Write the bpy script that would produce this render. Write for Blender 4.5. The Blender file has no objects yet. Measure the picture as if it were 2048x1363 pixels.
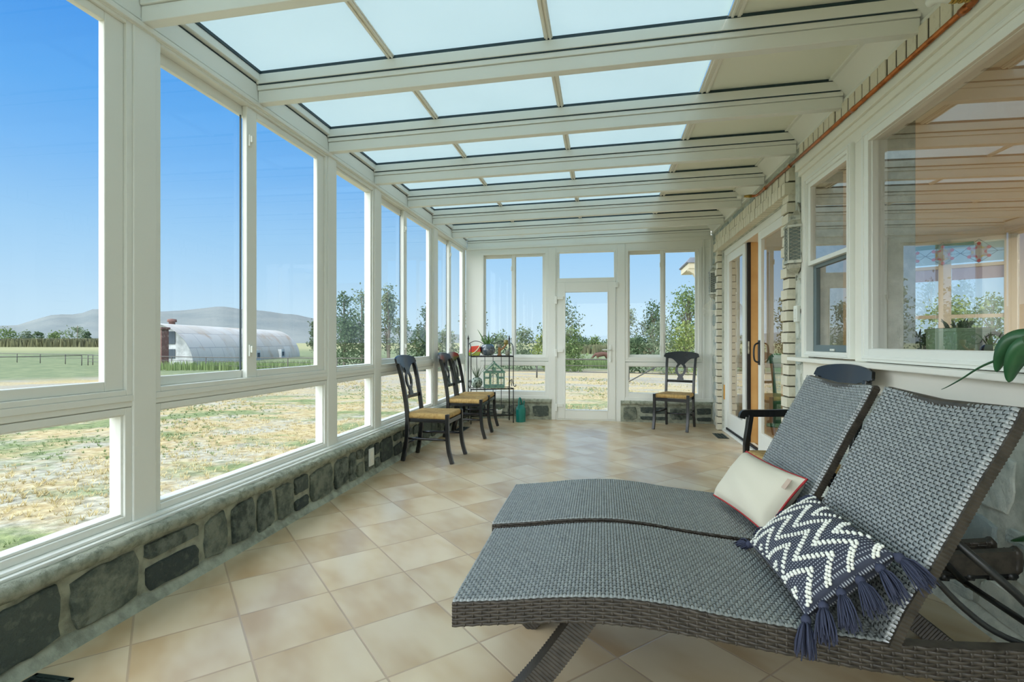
import bpy, bmesh, math, random
from mathutils import Vector, Matrix
R = math.radians
scene = bpy.context.scene
COL = scene.collection
rnd = random.Random(7)

# ------------------------------------------------------------------ materials
def _nt(name):
    m = bpy.data.materials.new(name); m.use_nodes = True
    nt = m.node_tree; nt.nodes.clear()
    return m, nt, nt.nodes, nt.links
def N(nodes, t, **kw):
    n = nodes.new(t)
    for k, v in kw.items():
        if k in n.inputs.keys(): n.inputs[k].default_value = v
        else: setattr(n, k, v)
    return n
def c4(c): return (c[0], c[1], c[2], 1.0)
def srgb(r, g, b):
    f = lambda v: (v/255/12.92) if v/255 <= .04045 else ((v/255+.055)/1.055)**2.4
    return (f(r), f(g), f(b))
def mat(name, col, rough=.5, metal=0.0, spec=.5, var=None, bump=None, coat=0.0, sub=None, trans=0.0, coord='Object'):
    """var=(scale, colour, lo, hi) mixes a second colour by noise; bump=(scale, strength, distance)"""
    m, nt, nd, L = _nt(name)
    out = N(nd, 'ShaderNodeOutputMaterial'); b = N(nd, 'ShaderNodeBsdfPrincipled')
    b.inputs['Base Color'].default_value = c4(col); b.inputs['Roughness'].default_value = rough
    b.inputs['Metallic'].default_value = metal; b.inputs['Specular IOR Level'].default_value = spec
    b.inputs['Coat Weight'].default_value = coat
    L.new(b.outputs[0], out.inputs[0])
    tc = N(nd, 'ShaderNodeTexCoord')
    if var:
        n = N(nd, 'ShaderNodeTexNoise', Scale=var[0], Detail=5.0, Roughness=.6); L.new(tc.outputs[coord], n.inputs['Vector'])
        mr = N(nd, 'ShaderNodeMapRange'); mr.inputs[1].default_value = var[2]; mr.inputs[2].default_value = var[3]
        L.new(n.outputs[0], mr.inputs[0])
        mx = N(nd, 'ShaderNodeMix', data_type='RGBA'); mx.inputs[6].default_value = c4(col); mx.inputs[7].default_value = c4(var[1])
        L.new(mr.outputs[0], mx.inputs[0]); L.new(mx.outputs[2], b.inputs['Base Color'])
    if bump:
        n = N(nd, 'ShaderNodeTexNoise', Scale=bump[0], Detail=6.0, Roughness=.65); L.new(tc.outputs[coord], n.inputs['Vector'])
        bp = N(nd, 'ShaderNodeBump'); bp.inputs['Strength'].default_value = bump[1]; bp.inputs['Distance'].default_value = bump[2]
        L.new(n.outputs[0], bp.inputs['Height']); L.new(bp.outputs[0], b.inputs['Normal'])
    return m
def glass_mat(name, ior, tint, gain=1.75):
    """thin clear pane: both faces' reflection is taken on the face the ray enters by, so no light is trapped inside"""
    m, nt, nd, L = _nt(name)
    out = N(nd, 'ShaderNodeOutputMaterial'); t = N(nd, 'ShaderNodeBsdfTransparent'); t.inputs[0].default_value = c4(tint)
    g = N(nd, 'ShaderNodeBsdfGlossy', Roughness=0.0); g.inputs[0].default_value = (1, 1, 1, 1)
    f = N(nd, 'ShaderNodeFresnel'); f.inputs[0].default_value = ior; ge = N(nd, 'ShaderNodeNewGeometry')
    inv = N(nd, 'ShaderNodeMath', operation='SUBTRACT'); inv.inputs[0].default_value = gain; inv.inputs[1].default_value = 0.0
    k = N(nd, 'ShaderNodeMath', operation='MULTIPLY'); L.new(f.outputs[0], k.inputs[0]); L.new(inv.outputs[0], k.inputs[1])
    k2 = N(nd, 'ShaderNodeMath', operation='SUBTRACT'); k2.inputs[0].default_value = 1.0; L.new(ge.outputs['Backfacing'], k2.inputs[1])
    k3 = N(nd, 'ShaderNodeMath', operation='MULTIPLY', use_clamp=True); L.new(k.outputs[0], k3.inputs[0]); L.new(k2.outputs[0], k3.inputs[1])
    mx = N(nd, 'ShaderNodeMixShader')
    L.new(k3.outputs[0], mx.inputs[0]); L.new(t.outputs[0], mx.inputs[1]); L.new(g.outputs[0], mx.inputs[2]); L.new(mx.outputs[0], out.inputs[0])
    return m
def leaf_mat(name, c1, c2, tr=.35):
    m, nt, nd, L = _nt(name)
    out = N(nd, 'ShaderNodeOutputMaterial'); d = N(nd, 'ShaderNodeBsdfDiffuse'); t = N(nd, 'ShaderNodeBsdfTranslucent')
    g = N(nd, 'ShaderNodeNewGeometry'); mx = N(nd, 'ShaderNodeMix', data_type='RGBA')
    mx.inputs[6].default_value = c4(c1); mx.inputs[7].default_value = c4(c2)
    L.new(g.outputs['Random Per Island'], mx.inputs[0])
    L.new(mx.outputs[2], d.inputs[0]); L.new(mx.outputs[2], t.inputs[0])
    ms = N(nd, 'ShaderNodeMixShader', Fac=tr); ms.inputs[0].default_value = tr
    L.new(d.outputs[0], ms.inputs[1]); L.new(t.outputs[0], ms.inputs[2]); L.new(ms.outputs[0], out.inputs[0])
    return m

M = {}
M['frame'] = mat('white_vinyl', srgb(232, 233, 226), .38, spec=.45)
M['beam'] = mat('white_aluminium', srgb(232, 234, 228), .4, spec=.45)
M['gasket'] = mat('dark_gasket', srgb(40, 62, 70), .5)
M['trimpaint'] = mat('cream_painted_trim', srgb(235, 233, 222), .45, bump=(60, .12, .002))
M['panel'] = mat('insulated_roof_panel', srgb(240, 242, 228), .5)
M['stone_a'] = mat('slate_stone_a', srgb(124, 132, 120), .75, var=(16, srgb(66, 76, 68), .42, .60), bump=(34, 1.0, .03))
M['stone_b'] = mat('slate_stone_b', srgb(84, 94, 86), .75, var=(20, srgb(132, 138, 124), .54, .74), bump=(38, 1.0, .03))
M['stone_c'] = mat('slate_stone_c', srgb(136, 142, 126), .8, var=(14, srgb(84, 94, 84), .42, .64), bump=(32, 1.0, .03))
M['stone_d'] = mat('slate_stone_d', srgb(64, 74, 70), .7, var=(24, srgb(104, 112, 102), .5, .7), bump=(40, 1.0, .03))
M['mortar'] = mat('grey_mortar', srgb(172, 176, 158), .9, var=(12, srgb(130, 134, 120), .4, .65), bump=(55, .7, .008))
M['pale_mortar'] = mat('pale_grey_mortar', srgb(206, 208, 196), .9, var=(12, srgb(170, 174, 162), .4, .65), bump=(55, .7, .008))
M['ledge'] = mat('chiselled_ledge_stone', srgb(172, 176, 158), .85, var=(22, srgb(126, 134, 116), .44, .66), bump=(46, 1.0, .02))
M['pale_stone_a'] = mat('pale_wall_stone_a', srgb(204, 208, 198), .8, var=(7, srgb(150, 162, 158), .45, .66), bump=(14, .8, .02))
M['pale_stone_b'] = mat('pale_wall_stone_b', srgb(170, 180, 176), .8, var=(8, srgb(206, 208, 198), .5, .7), bump=(16, .8, .02))
M['pale_stone_c'] = mat('pale_wall_stone_c', srgb(150, 162, 160), .75, var=(9, srgb(186, 192, 184), .5, .7), bump=(16, .8, .02))
M['brick'] = mat('white_painted_brick', srgb(222, 216, 196), .75, var=(30, srgb(196, 188, 166), .55, .8), bump=(60, .6, .004))
M['brickmortar'] = mat('dark_brick_mortar', srgb(80, 76, 62), .9, bump=(60, .7, .006))
M['black_wood'] = mat('black_lacquer_wood', srgb(24, 25, 26), .22, spec=.55, var=(9, srgb(44, 38, 34), .55, .8))
M['wicker'] = mat('lit_resin_wicker', srgb(134, 138, 136), .30, spec=1.0, coat=.45, var=(45, srgb(106, 110, 110), .4, .7))  # upper faces: lighter copy of the wicker, sky sheen put into the colour
M['wicker_shaded'] = mat('shaded_resin_wicker', srgb(68, 62, 54), .42, spec=.4, var=(30, srgb(44, 40, 34), .4, .7))  # same wicker for rails and legs, their shade put into a darker colour
M['black_metal'] = mat('black_powder_coat', srgb(28, 30, 30), .38, spec=.5)
M['cream_cloth'] = mat('cream_cotton', srgb(208, 202, 184), .9, spec=.2, bump=(220, .15, .001))
M['red_cord'] = mat('red_piping', srgb(165, 40, 44), .7)
M['navy_cloth'] = None
M['white_yarn'] = mat('white_yarn', srgb(232, 232, 222), .95, spec=.1, bump=(300, .4, .001))
M['navy_yarn'] = mat('navy_yarn', srgb(62, 66, 84), .9, spec=.15)
M['label_tan'] = mat('tan_label', srgb(190, 168, 150), .8)
M['white_plastic'] = mat('white_plastic', srgb(228, 230, 222), .4)
M['vent_metal'] = mat('dark_green_vent_iron', srgb(44, 58, 54), .45, metal=.3)
M['vent_hole'] = mat('vent_dark', srgb(10, 11, 11), .9)
M['copper'] = mat('copper', srgb(184, 112, 66), .32, metal=.9, var=(14, srgb(120, 72, 44), .5, .75))
M['brass'] = mat('brass', srgb(180, 150, 80), .35, metal=.9)
M['pewter'] = mat('antique_silver', srgb(186, 185, 170), .42, metal=.55, var=(26, srgb(112, 116, 106), .5, .7), bump=(70, .5, .003))
M['lantern_glow'] = mat('frosted_lantern_panel', srgb(104, 114, 106), .5, var=(60, srgb(84, 92, 86), .4, .6))
M['string'] = mat('white_string', srgb(236, 234, 220), .9)
M['wood'] = mat('golden_oak', srgb(212, 176, 118), .4, var=(3, srgb(196, 154, 96), .4, .7))
M['amber'] = mat('amber_wood_block', srgb(206, 146, 40), .5)
M['black_seal_and_shade'] = mat('black_weatherstrip_and_shade', srgb(16, 16, 17), .6)  # door seals, and the shade sheets behind the chaise weave
M['screen_grey'] = mat('grey_screen_frame', srgb(104, 120, 124), .5)
M['in_wall'] = mat('tan_interior_wall', srgb(216, 200, 164), .8)
M['in_ceiling'] = mat('interior_ceiling', srgb(210, 202, 180), .85)
M['in_floor'] = mat('interior_wood_floor', srgb(170, 130, 90), .4)
M['teal'] = mat('teal_plastic', srgb(16, 122, 112), .3, spec=.5, trans=.2)
M['verdigris'] = mat('verdigris_metal', srgb(120, 158, 140), .6, var=(30, srgb(88, 126, 112), .45, .65))
M['glaze_dark'] = mat('dark_blue_glaze', srgb(70, 84, 96), .12, spec=.7, coat=.6, var=(14, srgb(104, 116, 122), .5, .7))
M['melon_red'] = mat('melon_red_glaze', srgb(222, 58, 30), .25, coat=.4)
M['melon_green'] = mat('melon_green_glaze', srgb(150, 160, 30), .25, coat=.4)
M['melon_rind'] = mat('melon_rind_stripe', srgb(226, 226, 190), .3)
M['brown_clay'] = mat('brown_glazed_clay', srgb(160, 112, 62), .35, coat=.3)
M['olive_clay'] = mat('olive_glazed_clay', srgb(128, 116, 50), .35, coat=.3)
M['grey_clay'] = mat('speckled_grey_clay', srgb(146, 146, 132), .5, var=(120, srgb(110, 106, 92), .5, .6))
M['mosaic'] = mat('mottled_green_glaze', srgb(150, 166, 152), .25, coat=.4, var=(40, srgb(40, 62, 48), .5, .55))
M['aloe'] = mat('aloe_leaf', srgb(88, 128, 60), .45, var=(20, srgb(56, 92, 44), .4, .7))
M['orchid_leaf'] = mat('orchid_leaf', srgb(52, 98, 60), .32, spec=.5, var=(9, srgb(36, 74, 44), .4, .7))
M['airplant'] = mat('grey_green_leaf', srgb(92, 112, 84), .6)
M['soil'] = mat('dark_soil', srgb(50, 42, 34), .95)
M['green_box'] = mat('pale_green_enamel', srgb(156, 190, 162), .4)
M['green_lamp'] = mat('green_enamel', srgb(40, 130, 84), .3)
M['blue_pot'] = mat('slate_blue_pot', srgb(70, 84, 110), .35)
M['dark_leaf'] = mat('dark_leaf', srgb(52, 66, 48), .5)
M['basket'] = mat('dark_wicker_handle', srgb(62, 54, 46), .7, bump=(120, .8, .006))
M['white_pot'] = mat('white_glazed_pot', srgb(228, 230, 222), .25, coat=.3)
M['lead'] = mat('lead_came', srgb(70, 74, 72), .4, metal=.4)
M['hut_metal'] = None
M['hut_wall'] = mat('weathered_white_board', srgb(196, 200, 200), .8, var=(1.2, srgb(160, 164, 164), .4, .65))
M['rust_brick'] = mat('dark_rust_brick', srgb(112, 84, 78), .9, var=(3, srgb(150, 128, 118), .5, .7))
M['dark_opening'] = mat('dark_opening', srgb(74, 84, 92), .9)
M['fence'] = mat('weathered_steel_pipe', srgb(70, 68, 62), .6)
M['bark'] = mat('grey_bark', srgb(120, 112, 98), .9)
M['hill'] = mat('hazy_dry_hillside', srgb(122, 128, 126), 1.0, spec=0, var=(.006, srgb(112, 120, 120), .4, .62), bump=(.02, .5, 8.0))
M['horse'] = mat('bay_coat', srgb(84, 54, 42), .7)
M['horse_dark'] = mat('dark_mane', srgb(46, 34, 30), .8)
M['ext_wall'] = mat('house_siding', srgb(206, 200, 188), .8)
M['eave'] = mat('grey_eave_paint', srgb(120, 126, 138), .7)
M['eave_cream'] = mat('cream_eave_bracket', srgb(206, 196, 168), .7)
M['shade'] = None
M['glass'] = glass_mat('window_glass', 1.30, (.99, .995, .995), 1.0)
M['house_glass'] = glass_mat('coated_house_glass', 1.9, (.92, .93, .93))
M['lamp_glass'] = glass_mat('globe_glass', 1.45, (.95, .97, .96))

def special_mats():
    # frosted white roof glazing: lets daylight through diffusely
    m, nt, nd, L = _nt('frosted_roof_glazing')
    out = N(nd, 'ShaderNodeOutputMaterial'); t = N(nd, 'ShaderNodeBsdfTranslucent'); d = N(nd, 'ShaderNodeBsdfDiffuse')
    tc = N(nd, 'ShaderNodeTexCoord'); n = N(nd, 'ShaderNodeTexNoise', Scale=1.7, Detail=4.0); L.new(tc.outputs['Object'], n.inputs['Vector'])
    mx = N(nd, 'ShaderNodeMix', data_type='RGBA'); mx.inputs[6].default_value = c4((.55, .63, .62)); mx.inputs[7].default_value = c4((.60, .67, .66))
    L.new(n.outputs[0], mx.inputs[0]); L.new(mx.outputs[2], t.inputs[0]); d.inputs[0].default_value = (.8, .85, .85, 1)
    ms = N(nd, 'ShaderNodeMixShader'); ms.inputs[0].default_value = .22
    L.new(t.outputs[0], ms.inputs[1]); L.new(d.outputs[0], ms.inputs[2]); L.new(ms.outputs[0], out.inputs[0])
    M['roofglass'] = m
    # diagonal terracotta tiles
    m, nt, nd, L = _nt('terracotta_tile')
    out = N(nd, 'ShaderNodeOutputMaterial'); b = N(nd, 'ShaderNodeBsdfPrincipled'); L.new(b.outputs[0], out.inputs[0])
    tc = N(nd, 'ShaderNodeTexCoord'); mp = N(nd, 'ShaderNodeMapping', vector_type='TEXTURE')
    mp.inputs['Location'].default_value = (-1.241, 2.180, 0); mp.inputs['Rotation'].default_value = (0, 0, R(44.4)); mp.inputs['Scale'].default_value = (.3672,)*3
    L.new(tc.outputs['Object'], mp.inputs['Vector'])
    sx = N(nd, 'ShaderNodeSeparateXYZ'); L.new(mp.outputs[0], sx.inputs[0])
    def math_(op, a, bb=None):
        n = N(nd, 'ShaderNodeMath', operation=op)
        for i, v in enumerate((a, bb)):
            if v is None: continue
            if isinstance(v, (int, float)): n.inputs[i].default_value = v
            else: L.new(v, n.inputs[i])
        return n.outputs[0]
    es = []
    fl = []
    for k in (0, 1):
        f = math_('FRACT', sx.outputs[k]); fl.append(math_('FLOOR', sx.outputs[k]))
        es.append(math_('MINIMUM', f, math_('SUBTRACT', 1.0, f)))
    e = math_('MINIMUM', es[0], es[1])
    g = N(nd, 'ShaderNodeMapRange'); g.inputs[1].default_value = .006; g.inputs[2].default_value = .014; L.new(e, g.inputs[0])
    cx = N(nd, 'ShaderNodeCombineXYZ'); L.new(fl[0], cx.inputs[0]); L.new(fl[1], cx.inputs[1])
    wn = N(nd, 'ShaderNodeTexWhiteNoise', noise_dimensions='2D'); L.new(cx.outputs[0], wn.inputs['Vector'])
    add = N(nd, 'ShaderNodeVectorMath', operation='MULTIPLY_ADD'); L.new(wn.outputs['Color'], add.inputs[0]); add.inputs[1].default_value = (20, 20, 20); L.new(mp.outputs[0], add.inputs[2])
    sc = N(nd, 'ShaderNodeVectorMath', operation='MULTIPLY'); L.new(add.outputs[0], sc.inputs[0]); sc.inputs[1].default_value = (1.0, .45, 1)
    n1 = N(nd, 'ShaderNodeTexNoise', Scale=1.3, Detail=3.0, Roughness=.5); L.new(sc.outputs[0], n1.inputs['Vector'])
    ra = N(nd, 'ShaderNodeMapRange', interpolation_type='SMOOTHSTEP'); ra.inputs[1].default_value = .20; ra.inputs[2].default_value = .70; L.new(n1.outputs[0], ra.inputs[0])
    ramp = N(nd, 'ShaderNodeMix', data_type='RGBA'); L.new(ra.outputs[0], ramp.inputs[0]); ramp.inputs[6].default_value = c4(srgb(184, 154, 112)); ramp.inputs[7].default_value = c4(srgb(214, 197, 166))
    tv = N(nd, 'ShaderNodeMapRange'); tv.inputs[3].default_value = .92; tv.inputs[4].default_value = 1.03; L.new(wn.outputs['Value'], tv.inputs[0])
    mul = N(nd, 'ShaderNodeMix', data_type='RGBA', blend_type='MULTIPLY'); mul.inputs[0].default_value = 1.0; L.new(ramp.outputs[2], mul.inputs[6]); L.new(tv.outputs[0], mul.inputs[7])
    mx = N(nd, 'ShaderNodeMix', data_type='RGBA'); mx.inputs[6].default_value = c4(srgb(178, 156, 128)); L.new(g.outputs[0], mx.inputs[0]); L.new(mul.outputs[2], mx.inputs[7])
    L.new(mx.outputs[2], b.inputs['Base Color'])
    b.inputs['Roughness'].default_value = .26; b.inputs['Specular IOR Level'].default_value = .85
    n2 = N(nd, 'ShaderNodeTexNoise', Scale=6.0, Detail=6.0); L.new(mp.outputs[0], n2.inputs['Vector'])
    h = math_('MULTIPLY_ADD', n2.outputs[0], .25)
    hh = math_('ADD', h, g.outputs[0])
    bp = N(nd, 'ShaderNodeBump'); bp.inputs['Strength'].default_value = .3; bp.inputs['Distance'].default_value = .003
    L.new(hh, bp.inputs['Height']); L.new(bp.outputs[0], b.inputs['Normal'])
    M['tile'] = m
    # rush seat: cord wraps run across each rail (u in UV = position along the rail)
    m, nt, nd, L = _nt('woven_rush')
    out = N(nd, 'ShaderNodeOutputMaterial'); b = N(nd, 'ShaderNodeBsdfPrincipled', Roughness=.8); L.new(b.outputs[0], out.inputs[0])
    uv = N(nd, 'ShaderNodeTexCoord')
    w = N(nd, 'ShaderNodeTexWave', wave_type='BANDS', bands_direction='X'); w.inputs['Scale'].default_value = 42; w.inputs['Distortion'].default_value = 1.2; w.inputs['Detail'].default_value = 2
    L.new(uv.outputs['UV'], w.inputs['Vector'])
    n = N(nd, 'ShaderNodeTexNoise', Scale=30.0, Detail=4.0); L.new(uv.outputs['Object'], n.inputs['Vector'])
    mm = N(nd, 'ShaderNodeMath', operation='MULTIPLY'); L.new(w.outputs[0], mm.inputs[0]); L.new(n.outputs[0], mm.inputs[1])
    ramp = N(nd, 'ShaderNodeValToRGB'); cr = ramp.color_ramp
    cr.elements[0].position = .05; cr.elements[0].color = c4(srgb(150, 108, 50)); cr.elements[1].position = .5; cr.elements[1].color = c4(srgb(232, 202, 134))
    L.new(mm.outputs[0], ramp.inputs[0]); L.new(ramp.outputs[0], b.inputs['Base Color'])
    bp = N(nd, 'ShaderNodeBump'); bp.inputs['Strength'].default_value = .8; bp.inputs['Distance'].default_value = .004
    L.new(w.outputs[0], bp.inputs['Height']); L.new(bp.outputs[0], b.inputs['Normal'])
    M['rush'] = m
    # navy ribbed cloth flecked with white stitches
    m, nt, nd, L = _nt('navy_ribbed_weave')
    out = N(nd, 'ShaderNodeOutputMaterial'); b = N(nd, 'ShaderNodeBsdfPrincipled', Roughness=.92); L.new(b.outputs[0], out.inputs[0])
    uv = N(nd, 'ShaderNodeTexCoord')
    w = N(nd, 'ShaderNodeTexWave', wave_type='BANDS', bands_direction='X'); w.inputs['Scale'].default_value = 26; w.inputs['Distortion'].default_value = .6
    L.new(uv.outputs['UV'], w.inputs['Vector'])
    w2 = N(nd, 'ShaderNodeTexWave', wave_type='BANDS', bands_direction='Y'); w2.inputs['Scale'].default_value = 40; w2.inputs['Distortion'].default_value = 1.5
    L.new(uv.outputs['UV'], w2.inputs['Vector'])
    mm = N(nd, 'ShaderNodeMath', operation='MULTIPLY'); L.new(w2.outputs[0], mm.inputs[0]); 
    inv = N(nd, 'ShaderNodeMath', operation='SUBTRACT'); inv.inputs[0].default_value = 1.0; L.new(w.outputs[0], inv.inputs[1]); L.new(inv.outputs[0], mm.inputs[1])
    ramp = N(nd, 'ShaderNodeValToRGB'); cr = ramp.color_ramp
    cr.elements[0].position = .45; cr.elements[0].color = c4(srgb(54, 58, 72)); cr.elements[1].position = .85; cr.elements[1].color = c4(srgb(176, 180, 186))
    L.new(mm.outputs[0], ramp.inputs[0]); L.new(ramp.outputs[0], b.inputs['Base Color'])
    bp = N(nd, 'ShaderNodeBump'); bp.inputs['Strength'].default_value = .8; bp.inputs['Distance'].default_value = .004
    L.new(w.outputs[0], bp.inputs['Height']); L.new(bp.outputs[0], b.inputs['Normal'])
    M['navy_cloth'] = m
    # translucent roller shade, stained glass colours
    for nm, c in (('shade', (.72, .62, .68)), ('sg_blue', (.62, .84, .93)), ('sg_red', (.9, .08, .12)), ('sg_mauve', (.72, .64, .66)), ('sg_yellow', (.85, .8, .12)), ('sg_white', (.85, .93, .95)), ('sg_teal', (.1, .5, .45))):
        m, nt, nd, L = _nt(nm + '_glass')
        out = N(nd, 'ShaderNodeOutputMaterial'); t = N(nd, 'ShaderNodeBsdfTransparent'); t.inputs[0].default_value = c4(c)
        tl = N(nd, 'ShaderNodeBsdfDiffuse'); tl.inputs[0].default_value = c4(c)
        ms = N(nd, 'ShaderNodeMixShader'); ms.inputs[0].default_value = .45
        L.new(t.outputs[0], ms.inputs[1]); L.new(tl.outputs[0], ms.inputs[2]); L.new(ms.outputs[0], out.inputs[0])
        M[nm] = m
    # corrugated hut roof with rust patches
    m, nt, nd, L = _nt('corrugated_galvanised')
    out = N(nd, 'ShaderNodeOutputMaterial'); b = N(nd, 'ShaderNodeBsdfPrincipled', Roughness=.6); L.new(b.outputs[0], out.inputs[0])
    tc = N(nd, 'ShaderNodeTexCoord')
    br = N(nd, 'ShaderNodeTexBrick'); br.offset = .5; br.inputs['Scale'].default_value = 1.0; br.inputs['Brick Width'].default_value = 3.2; br.inputs['Row Height'].default_value = 2.2
    br.inputs['Mortar Size'].default_value = .03; br.inputs['Color1'].default_value = c4(srgb(192, 190, 182)); br.inputs['Color2'].default_value = c4(srgb(176, 168, 152)); br.inputs['Mortar'].default_value = c4(srgb(128, 132, 132)); br.inputs['Bias'].default_value = -.2
    L.new(tc.outputs['UV'], br.inputs['Vector'])
    n = N(nd, 'ShaderNodeTexNoise', Scale=.35, Detail=5.0); L.new(tc.outputs['UV'], n.inputs['Vector'])
    mr = N(nd, 'ShaderNodeMapRange'); mr.inputs[1].default_value = .55; mr.inputs[2].default_value = .75; L.new(n.outputs[0], mr.inputs[0])
    mx = N(nd, 'ShaderNodeMix', data_type='RGBA'); L.new(mr.outputs[0], mx.inputs[0]); L.new(br.outputs[0], mx.inputs[6]); mx.inputs[7].default_value = c4(srgb(170, 146, 118))
    L.new(mx.outputs[2], b.inputs['Base Color'])
    w = N(nd, 'ShaderNodeTexWave', wave_type='BANDS', bands_direction='X'); w.inputs['Scale'].default_value = 1.4; L.new(tc.outputs['UV'], w.inputs['Vector'])
    bp = N(nd, 'ShaderNodeBump'); bp.inputs['Strength'].default_value = .5; bp.inputs['Distance'].default_value = .1; L.new(w.outputs[0], bp.inputs['Height']); L.new(bp.outputs[0], b.inputs['Normal'])
    M['hut_metal'] = m
    # pasture: straw, bare soil, weeds near; greener paddock beyond the fence line
    m, nt, nd, L = _nt('dry_pasture')
    out = N(nd, 'ShaderNodeOutputMaterial'); b = N(nd, 'ShaderNodeBsdfPrincipled', Roughness=1.0); b.inputs['Specular IOR Level'].default_value = .0; L.new(b.outputs[0], out.inputs[0])
    tc = N(nd, 'ShaderNodeTexCoord')
    def noise(s, d=5.0, sc=(1, 1, 1)):
        mp = N(nd, 'ShaderNodeMapping'); mp.inputs['Scale'].default_value = sc; mp.inputs['Rotation'].default_value = (0, 0, R(25)); L.new(tc.outputs['Object'], mp.inputs['Vector'])
        n = N(nd, 'ShaderNodeTexNoise', Scale=s, Detail=d, Roughness=.62); L.new(mp.outputs[0], n.inputs['Vector']); return n.outputs[0]
    def rng(x, a, bb):
        r_ = N(nd, 'ShaderNodeMapRange'); r_.inputs[1].default_value = a; r_.inputs[2].default_value = bb; L.new(x, r_.inputs[0]); return r_.outputs[0]
    def mixc(f, a, bb):
        x = N(nd, 'ShaderNodeMix', data_type='RGBA'); L.new(f, x.inputs[0])
        for i, v in ((6, a), (7, bb)):
            if isinstance(v, tuple): x.inputs[i].default_value = c4(v)
            else: L.new(v, x.inputs[i])
        return x.outputs[2]
    fine = noise(9.0, 8.0); med = noise(.55, 6.0, (1, 1.6, 1)); big = noise(.16, 4.0, (1, 2.2, 1)); med2 = noise(.9, 6.0)
    straw = mixc(rng(fine, .35, .65), srgb(150, 132, 96), srgb(188, 176, 138))
    soil = mixc(rng(fine, .35, .65), srgb(132, 130, 114), srgb(182, 180, 164))
    weed = mixc(rng(fine, .35, .65), srgb(92, 106, 76), srgb(142, 152, 108))
    base = mixc(rng(med2, .46, .60), straw, soil)
    nearc = mixc(rng(med, .49, .60), base, weed)
    purple = mixc(rng(fine, .35, .65), srgb(140, 138, 126), srgb(160, 156, 142))
    midc = mixc(rng(big, .42, .62), purple, straw)
    green = mixc(rng(med2, .40, .62), srgb(106, 118, 92), srgb(126, 134, 104))
    ln = N(nd, 'ShaderNodeVectorMath', operation='LENGTH'); L.new(tc.outputs['Object'], ln.inputs[0])
    wob = N(nd, 'ShaderNodeMath', operation='MULTIPLY_ADD'); L.new(big, wob.inputs[0]); wob.inputs[1].default_value = 14.0; L.new(ln.outputs['Value'], wob.inputs[2])
    c_ = mixc(rng(wob.outputs[0], 23.0, 30.0), nearc, midc)
    c_ = mixc(rng(wob.outputs[0], 50.0, 57.0), c_, green)
    far = mixc(rng(wob.outputs[0], 160.0, 260.0), c_, srgb(146, 146, 112))
    L.new(far, b.inputs['Base Color'])
    bp = N(nd, 'ShaderNodeBump'); bp.inputs['Strength'].default_value = .6; bp.inputs['Distance'].default_value = .05; L.new(fine, bp.inputs['Height']); L.new(bp.outputs[0], b.inputs['Normal'])
    M['ground'] = m
special_mats()
M['lf_dark'] = leaf_mat('dark_leaves', srgb(66, 86, 62), srgb(98, 116, 86))
M['lf_mid'] = leaf_mat('mid_green_leaves', srgb(84, 106, 66), srgb(124, 140, 94))
M['lf_grey'] = leaf_mat('grey_green_leaves', srgb(98, 116, 92), srgb(134, 146, 120))
M['lf_yel'] = leaf_mat('yellow_green_leaves', srgb(112, 128, 72), srgb(146, 156, 98))
M['lf_straw'] = leaf_mat('straw_blades', srgb(172, 156, 112), srgb(206, 194, 152), .25)
M['lf_weed'] = leaf_mat('weed_blades', srgb(94, 116, 76), srgb(142, 158, 108), .25)
M['lf_reed'] = leaf_mat('reed_blades', srgb(92, 96, 76), srgb(132, 132, 100), .25)

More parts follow.
